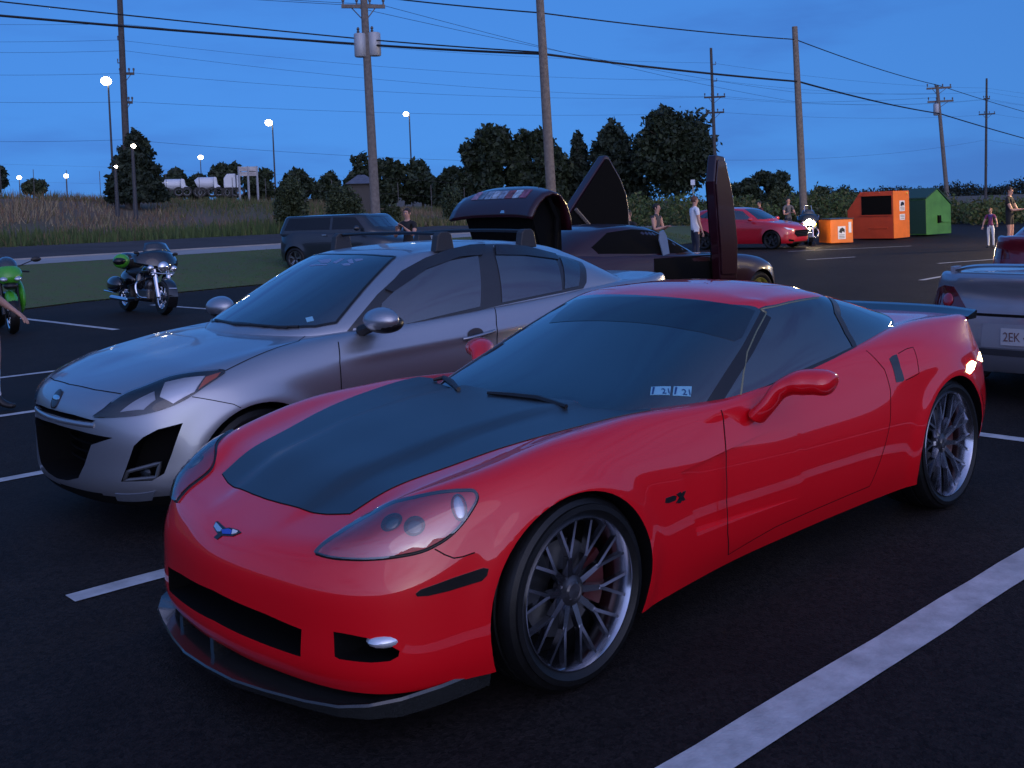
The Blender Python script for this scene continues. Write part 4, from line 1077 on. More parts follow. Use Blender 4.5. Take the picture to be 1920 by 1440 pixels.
# glass house trim
hdr = [V2r for V2r in rows2[-1]]
belt = [(-1.03, .808), (-1.28, .838), (-1.53, .868), (-1.78, .893), (-1.98, .912)]
nb = CG.xz(belt)
strip(CG, nb, .016, 'belt_trim', M_TRIM, car, off=.004, mirror=True)
seal_glint = mat('window_seal', (.30, .27, .16), .25, metal=.7)  # gold tone paints lamp light reflected along the weatherstrip
sealpts = [np.array(p) for p in CG.pxs([(1388, 745), (1394, 700), (1401, 660), (1418, 622), (1437, 587)])]
edge = [np.array(q) for q in rows2[-1][5:11]]
strip(CG, sealpts + [q - np.array([0, -.004, .012]) for q in edge[:]], .010, 'window_seal', seal_glint, car, off=.003, bead=.004, mirror=True)
strip(CG, CG.pxs([(1552, 557), (1570, 590), (1588, 625), (1604, 655)]), .045, 'window_pillar', M_TRIM, car, off=.003, mirror=True)
strip(CG, CG.pxs([(1436, 590), (1402, 655), (1370, 705), (1332, 765)]), .055, 'windshield_pillar', M_TRIM, car, off=.002, mirror=True)
# tinted band across the top of the windscreen
band = CG.pxs([(1078, 563), (1120, 558), (1180, 557), (1250, 560), (1320, 565), (1380, 573), (1416, 583), (1392, 632), (1376, 640), (1340, 630), (1290, 619), (1230, 609), (1160, 603), (1090, 602), (1030, 606), (1046, 588)])
patch(CG, band, 'tint_band', mat('tint_band', (.004, .008, .012), .05, ior=1.9), car, off=.0015, thick=.001, step=.04)
# inspection stickers
st = mat('pale_blue_sticker', (.18, .42, .55), .5)
for L, ta, tb in (([(1221, 726), (1258, 725), (1256, 741), (1219, 741)], (1241, 739), (1255, 739)), ([(1263, 725), (1297, 725), (1295, 744), (1261, 742)], (1279, 741), (1294, 742))):
    sk = patch(CG, CG.pxs(L), 'inspection_sticker', st, car, off=.002, thick=.001, step=.02)
    text_on(CG, ta, tb, '21', .030, 'sticker_number', mat('navy_print', (.01, .05, .16), .5), sk, off=.004)
    u0 = L[0][0]
    patch(CG, CG.pxs([(u0 + 3, 727), (u0 + 7, 727), (u0 + 4, 740), (u0 + 1, 740)]), 'sticker_bar', MATS['navy_print'], sk, off=.004, thick=.001, step=.01)
# wipers
def both_px(u, v):
    a, b = CS.px(u, v), CG.px(u, v)
    if a is None: return b
    if b is None: return a
    return a if np.linalg.norm(a - CAM_POS) < np.linalg.norm(b - CAM_POS) else b
for L in ([(915, 742), (960, 746), (1010, 752), (1062, 768)], [(813, 717), (832, 713), (848, 722), (860, 735)]):
    w = MB(); w.tube([both_px(*q) + np.array([0, 0, .012]) for q in L], [.008, .012, .014, .010], 6); w.build('wiper', M_BLACK, car, True)
# mirrors
for sd in (1, -1):
    path = spline([(-1.085, .865, .745), (-1.095, .915, .80), (-1.12, .955, .865), (-1.15, 1.005, .895), (-1.18, 1.07, .903), (-1.20, 1.13, .898), (-1.21, 1.165, .890)], 36)
    rad = pchip([0, .2, .42, .6, .78, .92, 1], [.040, .036, .046, .060, .060, .046, .006], np.linspace(0, 1, len(path)))
    w = MB(); w.tube([p * [1, sd, 1] for p in path], rad, 18, flat=1.0)
    w.v = [(p[0] + (p[0] + 1.14) * .35, sd * .865 + (p[1] - sd * .865) * .90, .745 + (p[2] - .745) * .88) for p in w.v]
    w.build('mirror', M_RED, car, True, 180)
# splitter
so = [(.888, 0), (.882, .17), (.852, .33), (.812, .50), (.775, .63), (.725, .715), (.65, .775), (.52, .806), (.40, .815), (.335, .818)]
up = [.0, .0, .0, .003, .010, .020, .030, .034, .036, .036]
sp_o = so + []; w = MB(); Vv = []
full = [(x, -y, u) for (x, y), u in zip(so[::-1], up[::-1])] + [(x, y, u) for (x, y), u in zip(so, up)][1:]
full = [tuple(p) for p in resample(full, .03)]
for x, y, u in full:
    nx, ny = x - .2, y; L = math.hypot(nx, ny); nx, ny = nx / L, ny / L
    Vv += [(x - nx * .22, y - ny * .22, .158), (x - nx * .06 - 0, y - ny * .06, .130 + u * .2), (x, y, .134 + u * 1.1), (x + nx * .004, y + ny * .004, .128 + u * 1.0), (x - nx * .01, y - ny * .01, .104), (x - nx * .22, y - ny * .22, .10)]
n6 = len(full); Ff = []
for i in range(n6 - 1):
    for k in range(6): Ff.append((i * 6 + k, (i + 1) * 6 + k, (i + 1) * 6 + (k + 1) % 6, i * 6 + (k + 1) % 6))
Ff += [(0, 1, 2, 3, 4, 5), tuple(range((n6 - 1) * 6, n6 * 6))[::-1]]
w.add(Vv, Ff); w.build('splitter', M_CARBON, car, True, 30)
for y in (-.42, -.10):
    w = MB(); w.box((.78 - abs(y) * .12, y, .152), (.10, .025, .05)); w.build('splitter_strut', M_CARBON, car)
# grille bars, fog lamps
for z in (.295, .317, .340):
    w = MB(); w.tube([(.72 - .25 * (y / .5) ** 2 * .6, y, z) for y in np.linspace(-.46, .46, 13)], .004, 6); w.build('grille_bar', M_BLACK, car, True)
for y in np.linspace(-.4, .4, 9):
    w = MB(); w.tube([(.715 - .25 * (y / .5) ** 2 * .6, y, .275), (.715 - .25 * (y / .5) ** 2 * .6, y, .37)], .003, 5); w.build('grille_bar', M_BLACK, car, True)
fogm = mat('fog_reflector', (.75, .78, .84), .2, metal=.5, coat=1)
for sd in (1, -1):
    w = MB(); w.ball((.635, sd * .700, .330), (.070, .058, .027), 16, 10); w.build('fog_light', fogm, car, True)
# rear spoiler
w = MB(); Vv = []; Ff = []
sy = np.linspace(-.74, .74, 31)
for y in sy:
    x = -3.445 + .10 * (abs(y) / .74) ** 3; zt = .975 - .012 * (abs(y) / .74) ** 4; b = .915
    Vv += [(x + .10, y, b + .02), (x + .02, y, zt - .012), (x - .012, y, zt), (x - .024, y, zt - .006), (x - .012, y, b), (x + .08, y, b)]
for i in range(len(sy) - 1):
    for k in range(6): Ff.append((i * 6 + k, (i + 1) * 6 + k, (i + 1) * 6 + (k + 1) % 6, i * 6 + (k + 1) % 6))
Ff += [(0, 1, 2, 3, 4, 5), tuple(range(len(sy) * 6 - 6, len(sy) * 6))[::-1]]
w.add(Vv, Ff); w.build('spoiler', mat('gloss_black', (.008, .010, .010), .12, coat=.8), car, True, 50)


# glowing patches standing in for the highlight reflected at the rear side markers
mk = mat('marker_glint', (1, .85, .5), .3, emit=(1.0, .80, .42), estr=5.0)
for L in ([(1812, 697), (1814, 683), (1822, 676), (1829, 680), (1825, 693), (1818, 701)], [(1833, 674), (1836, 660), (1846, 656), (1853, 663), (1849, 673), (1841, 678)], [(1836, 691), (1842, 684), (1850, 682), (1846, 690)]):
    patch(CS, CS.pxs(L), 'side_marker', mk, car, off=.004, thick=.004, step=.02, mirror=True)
# ------------------------------------------------------------------ the silver sedan
M_SILV = mat('silver_paint', (0.36, 0.38, 0.42), 0.36, metal=0.8, coat=0.6, coat_rough=0.04, flake=0.06)
MZ = (-.28, -2.62, 0)
sedan = empty('silver_sedan', MZ)
tag(sedan, 'silver four-door sedan with black roof bars and dark front bumper openings', 'sedan')
plan = np.array([(.735, 0), (.727, .16), (.705, .33), (.665, .48), (.60, .62), (.50, .735), (.36, .81), (.2, .85), (0, .868), (-.2, .872), (-.45, .868), (-.7, .868), (-1.0, .87), (-1.3, .872), (-1.6, .874), (-1.9, .874), (-2.2, .87),
    (-2.45, .868), (-2.65, .868), (-2.85, .86), (-3.1, .84), (-3.35, .79), (-3.55, .70), (-3.66, .57), (-3.71, .42), (-3.735, .28), (-3.745, .14), (-3.75, 0)])
N = plan_normals(plan)
rows = np.array([shell_points(plan, k, N) for k in (
    {0: (.07, .19), 5: (.05, .19), 8: (.05, .19), 11: (.07, .19), 16: (.07, .19), 19: (.05, .22), 22: (.06, .26), 27: (.07, .28)},
    {0: (.01, .27), 5: (.005, .28), 8: (.015, .29), 11: (.03, .29), 16: (.03, .29), 19: (.015, .32), 22: (.02, .36), 27: (.02, .38)},
    {0: (.0, .39), 5: (.0, .40), 8: (.0, .41), 11: (.012, .41), 16: (.012, .42), 19: (.0, .44), 22: (.0, .48), 27: (.0, .50)},
    {0: (.0, .52), 5: (.0, .53), 8: (.0, .55), 11: (.004, .55), 16: (.004, .56), 19: (.0, .58), 22: (.005, .62), 27: (.01, .63)},
    {0: (.004, .625), 3: (.01, .63), 5: (.02, .655), 8: (.0, .69), 11: (.0, .70), 16: (.0, .72), 19: (.0, .74), 22: (.02, .78), 27: (.02, .80)},
    {0: (.03, .705), 3: (.045, .715), 5: (.065, .745), 8: (.03, .80), 11: (.015, .84), 14: (.012, .86), 17: (.02, .88), 19: (.03, .90), 22: (.05, .93), 27: (.03, .96)},
    {0: (.135, .785), 3: (.15, .79), 5: (.165, .805), 7: (.14, .855), 8: (.125, .885), 10: (.095, .935), 11: (.075, .952), 14: (.065, 1.0), 17: (.075, 1.045), 19: (.10, 1.06), 21: (.10, 1.07), 22: (.075, 1.075), 25: (.04, 1.085), 27: (.03, 1.085)},
)]); rows[:, 0, 1] = 0; rows[:, -1, 1] = 0
xs = rows[-1, K + 1:-K - 1, 0]
cen = np.c_[xs, 0 * xs, pchip([-3.75, -3.45, -3.2, -2.9, -2.0, -1.0, -.6, -.3, -.05, .2, .45, .605], [1.085, 1.09, 1.08, 1.06, .98, .95, .955, .955, .925, .888, .835, .785], xs)]
MZ_BODY = (rows.copy(), cen.copy())
V, F, T = cage(rows, K, cen, crown=2.0)
V, F, T = subsurf(V, F, T, 3)
x, y, z = V[:, 0], V[:, 1], V[:, 2]
for cx, rr, amp in ((0, .345, .022), (-2.64, .345, .020)):
    d = np.hypot(x - cx, z - .315); V[:, 1] += np.sign(y) * amp * np.exp(-(np.maximum(d - rr, 0) / .07) ** 2) * (np.abs(y) > .5) * (z < .9)
# crisp shoulder line along the doors
V[:, 1] += np.sign(y) * .010 * np.exp(-((z - (.80 - .04 * x)) / .035) ** 2) * smooth01((-.35 - x) / .4) * (np.abs(y) > .6)
MS = Surf(V, F, MZ)
V, F, T = close_floor(V, F, T)
T = [1 if (V[f[0]][2] < .24 and V[f[0]][0] > .36) else t for f, t in zip(F, T)]
cut = []
for s in (1, -1):
    cut.append(wheel_cutter(0, .315, .345, s * .60, s * 1.1)); cut.append(wheel_cutter(-2.64, .315, .345, s * .60, s * 1.1))
def to_yz(L): return [(p[1], p[2]) for p in MS.pxs(L)]
gr = to_yz([(90, 812), (160, 822), (212, 815), (206, 836), (185, 876), (172, 890)])
gy = max(q[0] for q in gr)
mouth = [(0, .575), (.30, .565), (gy, .545), (.40, .50), (.335, .39), (.27, .315), (.14, .285), (0, .275)]
mouth = mouth + [(-a, b) for a, b in mouth[::-1][1:-1]]
cut.append(poly_cutter(mouth, fx, .48, 1.2))
slit = [(0, .645), (.25, .64), (.43, .625), (.40, .612), (.2, .615), (0, .62)]; slit = slit + [(-a, b) for a, b in slit[::-1][1:-1]]
cut.append(poly_cutter(slit, fx, .53, 1.2))
fg = [(343, 793), (296, 805), (268, 820), (251, 836), (242, 862), (227, 903), (286, 901), (308, 888), (322, 852)]
f3 = MS.pxs(fg)
for s in (1, -1):
    P3 = [np.array(p) * [1, s, 1] for p in f3]; dn = np.array([.78, s * .62, 0])
    cm = MB(); n = len(P3); cm.add([p + dn * .2 for p in P3] + [p - dn * .10 for p in P3], [tuple(range(n)), tuple(range(n, 2 * n))] + [(i, (i + 1) % n, n + (i + 1) % n, n + i) for i in range(n)], 1)
    cut.append(cm)
me = bool_cut(V, F, T, [M_SILV, M_VOID], cut); me.name = 'body'
link(bpy.data.objects.new('body', me), sedan)
base = np.array([(-.27, 0), (-.28, .16), (-.31, .33), (-.38, .49), (-.48, .62), (-.66, .735), (-.9, .785), (-1.2, .80), (-1.5, .805), (-1.8, .805), (-2.1, .80), (-2.4, .785), (-2.7, .755), (-2.95, .70), (-3.1, .58), (-3.17, .44), (-3.2, .3), (-3.21, .15), (-3.215, 0)])
zb = [.98, .978, .972, .965, .96, .955, .965, .985, 1.005, 1.02, 1.035, 1.05, 1.06, 1.065, 1.07, 1.075, 1.08, 1.08, 1.08]
roof = np.array([(-1.05, 0), (-1.055, .14), (-1.07, .28), (-1.095, .40), (-1.13, .50), (-1.20, .565), (-1.35, .60), (-1.52, .615), (-1.7, .62), (-1.88, .618), (-2.05, .61), (-2.2, .595), (-2.35, .57), (-2.48, .53), (-2.55, .44), (-2.58, .33), (-2.595, .22), (-2.6, .11), (-2.6, 0)])
zr = [1.365, 1.364, 1.36, 1.352, 1.342, 1.335, 1.36, 1.375, 1.385, 1.385, 1.375, 1.355, 1.33, 1.305, 1.33, 1.345, 1.355, 1.36, 1.362]
b3, r3 = np.c_[base, zb], np.c_[roof, zr]; nrm = np.c_[plan_normals(base), np.zeros(len(base))]
rows2m = [b3 - [0, 0, .07]]
for t, bl in ((0, 0), (.33, .028), (.67, .032), (1.0, 0)):
    p = b3 * (1 - t) + r3 * t + nrm * bl; p[0, 1] = p[-1, 1] = 0; rows2m.append(p)
rows2m = np.array(rows2m); xs = rows2m[-1, K + 1:-K - 1, 0]
cen = np.c_[xs, 0 * xs, pchip([-2.6, -2.45, -2.2, -1.9, -1.6, -1.3, -1.05], [1.362, 1.385, 1.412, 1.426, 1.422, 1.404, 1.365], xs)]
V2, F2, T2 = cage(rows2m, K, cen, crown=2.2)
V2, F2, T2 = subsurf(V2, F2, T2, 3)
np_mesh('cabin', V2, F2, [M_SILV], sedan, True)
MG = Surf(V2, F2, MZ)
M_GLASS2 = mat('sedan_glass', (0.008, 0.018, 0.032), 0.03, ior=2.1, coat=0.6, coat_rough=0.01)
# windscreen and rear screen
wl_ = [(-.30, 0), (-.335, .33), (-.41, .49), (-.50, .60), (-.60, .66)]
wr_ = [(-1.15, .485), (-1.115, .40), (-1.09, .28), (-1.07, .14), (-1.065, 0)]
hw = MG.xy(wl_ + wr_)
ws = hw + mirror_pts(hw[::-1][1:-1])
wsh = patch(MG, ws, 'windshield', M_GLASS2, sedan, off=.003, thick=.004, step=.05, dirn=(-.6, 0, -.8))
strip(MG, ws, .016, 'windshield_seal', M_TRIM, wsh, off=.005, closed=True)
rb = MG.xy([(-3.12, 0), (-3.10, .35), (-3.0, .56), (-2.62, .44), (-2.66, .2), (-2.66, 0)])
patch(MG, rb + mirror_pts(rb[::-1][1:-1]), 'rear_window', M_GLASS2, sedan, off=.003, thick=.004, step=.06, dirn=(.5, 0, -.85))
DLO = [(632.5, 639), (670, 597.5), (707.5, 552.5), (752.5, 511), (797.5, 485), (838.7, 470), (880, 460.6), (910, 458.7), (951, 459), (988.7, 464.4), (1026, 473.7), (1063.7, 483), (1090, 492.5), (1097.5, 503.7), (1099, 530), (1093, 541), (1045, 550.6), (936, 573), (925, 575.7), (842.5, 593.7), (767.5, 610.6), (700, 626)]
D3 = MG.pxs(DLO)
for s in (1, -1):
    mm = lambda P: P if s > 0 else mirror_pts(P)
    fr = patch(MG, mm(D3), 'window_frame', mat('window_frame_black', (.02, .021, .024), .3, coat=.3), sedan, off=.004, thick=.006, step=.06, dirn=(0, -s, -.25))
    for L in ([(716, 570), (752.5, 533.7), (797.5, 507.5), (842.5, 490.6), (895, 481), (898.7, 575), (842.5, 588), (767.5, 606), (700, 620)], [(927, 479.4), (985, 480), (1041, 488.7), (1052, 545), (940, 567.5)], [(1048.7, 484), (1082.5, 493.5), (1083, 537), (1057, 542)]):
        patch(MG, mm(MG.pxs(L)), 'window_pane', M_GLASS2, fr, off=.010, thick=.004, step=.06, dirn=(0, -s, -.25))
    patch(MG, mm(MG.pxs([(752, 512), (797, 487), (838, 472), (880, 463), (908, 461), (903, 480), (860, 484), (800, 506), (735, 550), (722, 545)])), 'window_visor', mat('smoked_visor', (.012, .013, .016), .12, coat=.5), fr, off=.018, thick=.003, step=.06, dirn=(0, -s, -.25))
    patch(MG, mm(MG.pxs([(926, 462), (985, 465), (1040, 479), (1045, 489), (985, 481), (928, 480)])), 'window_visor', MATS['smoked_visor'], fr, off=.018, thick=.003, step=.06, dirn=(0, -s, -.25))
# lamps and front details
H3 = spline(MS.pxs([(177, 783), (199, 765), (234.7, 739), (272.5, 724), (320, 706), (379, 697), (421, 696), (410, 708), (362, 741), (320, 763), (272.5, 777), (225, 783)]), 60, closed=True)
lampb = mat('lamp_chrome', (.72, .76, .84), .25, metal=.35, coat=1); lampd = mat('lamp_dark', (.02, .025, .03), .2)
for s in (1, -1):
    mm = lambda P: P if s > 0 else mirror_pts(P)
    h = patch(MS, mm(H3), 'headlight', lampd, sedan, off=.002, thick=.004, step=.03)
    patch(MS, mm(MS.pxs([(300, 745), (310, 718), (345, 710), (385, 706), (365, 735), (325, 757)])), 'lamp_reflector', lampb, h, off=.005, thick=.002, step=.02)
    patch(MS, mm(MS.pxs([(226, 773), (250, 755), (290, 735), (292, 750), (270, 768)])), 'lamp_reflector', mat('lamp_reflector_b', (.42, .46, .54), .3, metal=.4), h, off=.005, thick=.002, step=.02)
    patch(MS, mm(MS.pxs([(386, 708), (414, 699), (407, 708), (372, 731)])), 'amber_reflector', mat('amber', (.45, .08, .03), .25, coat=.5), h, off=.006, thick=.002, step=.02)
    patch(MS, mm(H3), 'headlight_lens', clear_mat('clear_lens_thin', refl=.05), h, off=.012, thick=.010, step=.03, dome=.006)
    patch(MS, mm(MS.pxs([(216, 925), (292, 920), (286, 937), (221, 938)])), 'running_lamp', mat('led_strip', (.22, .25, .30), .2, metal=.6), sedan, off=.004, thick=.004, step=.02)
    q = [np.array(p) * [1, s, 1] for p in MS.pxs([(236, 886), (297, 870), (290, 897), (229, 903)])]; dn = np.array([.78, s * .62, 0])
    w = MB(); w.tube([p - dn * .02 for p in resample(q, .02, closed=True)], .011, 8, closed=True); w.build('fog_bezel', mat('bezel_grey', (.12, .13, .14), .3, metal=.5), sedan, True)
    c = sum(q) / 4 - dn * .05; w = MB(); w.ball(c, (.02, .06, .03), 12, 8); w.build('fog_light', lampd, sedan, True)
    for L, wd in (([(423, 695), (470, 672), (520, 652), (560, 640), (590, 616)], .005), ([(360, 744), (402, 751), (438, 758), (452, 765)], .004), ([(634, 641), (637, 680), (640, 740), (641, 800), (642, 860)], .006), ([(927, 577), (931, 610), (932, 660), (930, 720)], .006)):
        strip(MS, mm(MS.pxs(L)), wd, 'panel_gap', M_SEAM, sedan, off=.0015)
    hd = MS.px(892, 628)
    if hd is not None:
        hd = hd * [1, s, 1]
        w = disc_on(MS, hd, .052, .001, 'handle_recess', mat('recess_dark', (.10, .10, .11), .4, metal=.6), sedan, squash=(1.25, .85))
        a, b = (p * [1, s, 1] for p in MS.pxs([(868, 636), (926, 620)]))
        nr = np.array([0, s * 1.0, 0.0])
        wb_ = MB(); wb_.tube(spline([a + nr * .004, a * .8 + b * .2 + nr * .022, a * .3 + b * .7 + nr * .024, b + nr * .006], 12), .011, 10); wb_.build('door_handle', M_SILV, w, True)
    # mirror
    mp = np.array([-.715, s * .96, 1.025])
    w = MB(); w.ball(mp, (.10, .135, .072), 20, 14)
    w.v = [(p[0] if p[0] > mp[0] else mp[0] + (p[0] - mp[0]) * .6, p[1], p[2]) for p in w.v]
    mo = w.build('mirror', M_SILV, sedan, True)
    w = MB(); w.ball(mp + np.array([-.01, 0, -.022]), (.096, .13, .056), 18, 12); w.tube([mp + np.array([.02, -s * .08, -.04]), mp + np.array([.04, -s * .17, -.07])], [.03, .035], 8); w.build('mirror_base', M_BLACK, mo, True)
hg = [p for p in MS.pxs([(119, 708.5), (138, 720), (158, 726), (178, 731), (205, 735), (227, 738.5)]) if p[1] > .10]
hg = [np.array([hg[0][0] + .012, 0.0, hg[0][2]])] + hg
strip(MS, hg, .006, 'hood_gap', M_SEAM, sedan, mirror=True)
em = disc_on(MS, MS.yz([(0, .70)])[0], .055, .006, 'emblem', mat('emblem_dark', (.02, .02, .025), .25), sedan)
disc_on(MS, MS.yz([(0, .705)])[0], .048, .004, 'emblem_ring', M_CHROME, em, off=.004, squash=(1, .35))
bar = MS.yz([(-.40, .60), (-.2, .605), (0, .607), (.2, .605), (.40, .60), (.42, .585), (.2, .578), (0, .58), (-.2, .578), (-.42, .585)])
w = MB(); w.tube([(MS.yz([(yy, .597)])[0][0] - .012, yy, .597) for yy in np.linspace(-.42, .42, 15)], .018, 10); w.build('bumper_bar', M_SILV, sedan, True)
for zz in (.34, .39, .44, .49):
    w = MB(); w.tube([(.57 - .35 * yy * yy, yy, zz) for yy in np.linspace(-.38, .38, 11)], .006, 6); w.build('grille_bar', M_VOID, sedan, True)
# wipers, stickers
for L in ([(404, 603), (440, 611), (490, 614), (540, 618)], [(470, 612), (520, 617), (560, 616)]):
    w = MB(); w.tube([MG.px(*q) + np.array([0, 0, .012]) if MG.px(*q) is not None else MS.px(*q) + np.array([0, 0, .014]) for q in L], .008, 6); w.build('wiper', M_BLACK, sedan, True)
bs = mat('banner_vinyl', (.16, .24, .38), .5)
bn = patch(MG, MG.pxs([(596, 489), (620, 486.5), (622, 489), (614, 494), (602, 494)]), 'windshield_banner', bs, sedan, off=.0045, thick=.001, step=.02)
for L in ([(624, 493), (640, 485.5), (646, 486), (630, 495)], [(650, 489), (660, 486), (664, 494), (657, 495)], [(664, 487), (680, 486), (681, 488), (668, 491)], [(580, 498), (612, 496), (614, 498), (582, 500)], [(640, 496), (655, 494), (658, 498), (645, 499)]):
    patch(MG, MG.pxs(L), 'banner_stroke', bs, bn, off=.0045, thick=.001, step=.02)
patch(MG, MG.pxs([(573, 597), (586, 594), (589, 602), (576, 605)]), 'inspection_sticker', MATS['pale_blue_sticker'], sedan, off=.0045, thick=.001, step=.02)
# roof bars
for xx, nm in ((-1.44, 0), (-2.15, 1)):
    rk = MB(); zt = 1.485 if nm == 0 else 1.475
    rk.tube([(xx, yy, zt + .008 - .01 * (yy / .56) ** 2) for yy in np.linspace(-.60, .60, 13)], .016, 10, flat=.7); ro = rk.build('roof_bar', M_BLACK, sedan, True)
    for s in (1, -1):
        yb = .585; zr_ = MG.xy([(xx, s * yb)])[0][2]
        w = MB(); poly = [(-.075, zr_ - .01), (.075, zr_ - .01), (.055, zt - .01), (.03, zt + .012), (-.03, zt + .012), (-.055, zt - .01)]
        w.prism(poly, yb - .03, yb + .03, frame=lambda a, b, h: (xx + a, s * h, b)); w.build('roof_bar_foot', mat('rack_plastic', (.025, .025, .027), .5), ro, bevel=.006)
for s in (1, -1):
    make_wheel(sedan, (0, s * .755, .315), s, .315, .215, .222, mat('sedan_rim', (.3, .3, .32), .3, metal=1), 's5', detail=False)
    make_wheel(sedan, (-2.64, s * .755, .315), s, .315, .215, .222, MATS['sedan_rim'], 's5', detail=False)
# ------------------------------------------------------------------ the other cars
def warp_x(P, knots):
    P = np.array(P, float); P[..., 0] = np.interp(P[..., 0], knots[0], knots[1]); return P
def bg_car(name, label, cat, loc, rz, paint, body_scale=(1, 1, 1), xk=None, base=None, zb=None, roof=None, zr=None, peak=None, wheel_x=(0, -2.64), wr=.315, rim=.21, rim_mat=None, cut=True, bulge=.03, tilt=None, glass_roof=False):
    o = empty(name, loc, rz); tag(o, label, cat)
    rw, ce = MZ_BODY[0].copy(), MZ_BODY[1].copy()
    if xk: rw, ce = warp_x(rw, xk), warp_x(ce, xk)
    rw = rw * np.array(body_scale); ce = ce * np.array(body_scale)
    if tilt: rw, ce = tilt(rw), tilt(ce)
    V, F, T = cage(rw, K, ce, crown=2.0); V, F, T = subsurf(V, F, T, 2, 4)
    for cx in wheel_x:
        d = np.hypot(V[:, 0] - cx, V[:, 2] - wr); V[:, 1] += np.sign(V[:, 1]) * .018 * np.exp(-(np.maximum(d - wr - .03, 0) / .06) ** 2) * (np.abs(V[:, 1]) > .5) * (V[:, 2] < .9)
    S = Surf(V, F, loc, rz); V, F, T = close_floor(V, F, T)
    cs = [wheel_cutter(cx, wr, wr + .032, s * .6, s * 1.2, 32) for cx in wheel_x for s in (1, -1)]
    me = bool_cut(V, F, T, [paint, M_VOID], cs); me.name = 'body'; link(bpy.data.objects.new('body', me), o)
    b3, r3 = np.c_[np.array(base), zb], np.c_[np.array(roof), zr]; nrm = np.c_[plan_normals(np.array(base)), np.zeros(len(base))]; R2 = [b3 - [0, 0, .08]]
    for t, bl in ((0, 0), (.35, bulge * .9), (.7, bulge), (1.0, 0)):
        p = b3 * (1 - t) + r3 * t + nrm * bl; p[0, 1] = p[-1, 1] = 0; R2.append(p)
    R2 = np.array(R2); xs = R2[-1, K + 1:-K - 1, 0]; ce2 = np.c_[xs, 0 * xs, pchip(peak[0], peak[1], xs)]
    V2, F2, T2 = cage(R2, K, ce2, crown=2.2); V2, F2, T2 = subsurf(V2, F2, T2, 2, 4)
    np_mesh('cabin', V2, F2, [paint], o, True); G = Surf(V2, F2, loc, rz)
    for cx in wheel_x:
        for s in (1, -1): make_wheel(o, (cx, s * (.86 * body_scale[1] - .115), wr), s, wr, .22, rim, rim_mat or MATS['sedan_rim'], 's5', detail=False)
    return o, S, G
def side_pane(G, o, xz, m=None, off=.004, name='side_window'):
    for s in (1, -1): patch(G, G.xz(xz, s), name, m or M_GLASS2, o, off=off, thick=.005, step=.08, dirn=(0, -s, -.2))

# burgundy coupe with scissor doors and raised rear hatch, facing away along the opposite row
M_BURG = mat('burgundy_paint', (.026, .004, .008), .3, coat=.7, spec=.3)
BL = (-9.8, -6.25, 0)
base = [(-.95, 0), (-.96, .16), (-.99, .33), (-1.05, .49), (-1.15, .62), (-1.30, .735), (-1.55, .785), (-1.8, .80), (-2.1, .80), (-2.4, .80), (-2.7, .79), (-3.0, .77), (-3.25, .73), (-3.45, .66), (-3.6, .55), (-3.68, .42), (-3.72, .28), (-3.74, .14), (-3.745, 0)]
zb = [.96, .958, .955, .95, .945, .945, .955, .97, .985, 1.0, 1.015, 1.03, 1.04, 1.05, 1.06, 1.06, 1.06, 1.06, 1.06]
roof = [(-1.85, 0), (-1.855, .14), (-1.87, .28), (-1.90, .40), (-1.94, .50), (-2.02, .565), (-2.15, .59), (-2.3, .60), (-2.45, .605), (-2.6, .605), (-2.75, .60), (-2.88, .585), (-3.0, .56), (-3.1, .52), (-3.16, .43), (-3.19, .33), (-3.2, .22), (-3.205, .11), (-3.205, 0)]
zr = [1.345, 1.344, 1.34, 1.332, 1.322, 1.315, 1.33, 1.345, 1.355, 1.355, 1.35, 1.335, 1.315, 1.30, 1.315, 1.33, 1.338, 1.34, 1.34]
coupe, S, G = bg_car("coupe", "burgundy coupe with upswung scissor doors and its rear hatch raised", "coupe", BL, math.pi, M_BURG, (1, 1, .97), ([-4, -2.64, 0, 1], [-4.25, -2.85, 0, 1.0]), base, zb, roof, zr, ([-3.3, -3.1, -2.8, -2.5, -2.2, -1.85], [1.33, 1.36, 1.395, 1.405, 1.39, 1.345]), (0, -2.8), .325, .23, mat("yellow_rim", (.55, .5, .12), .3, metal=.7))
p = G.xy([(-1.02, 0), (-1.08, .33), (-1.2, .55), (-1.36, .64), (-1.97, .47), (-1.93, .28), (-1.88, 0)])
patch(G, p + mirror_pts(p[::-1][1:-1]), 'windshield', M_GLASS2, coupe, off=.004, step=.08, dirn=(-.6, 0, -.8))
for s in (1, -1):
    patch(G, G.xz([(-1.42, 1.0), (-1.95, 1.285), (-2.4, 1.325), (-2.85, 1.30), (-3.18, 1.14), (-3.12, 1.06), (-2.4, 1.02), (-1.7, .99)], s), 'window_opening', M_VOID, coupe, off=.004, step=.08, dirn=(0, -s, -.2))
    patch(S, S.xz([(-.98, .93), (-2.22, .95), (-2.30, .60), (-2.22, .30), (-1.05, .28)], s), 'door_opening', M_VOID, coupe, off=.006, step=.08, dirn=(0, -s, 0))
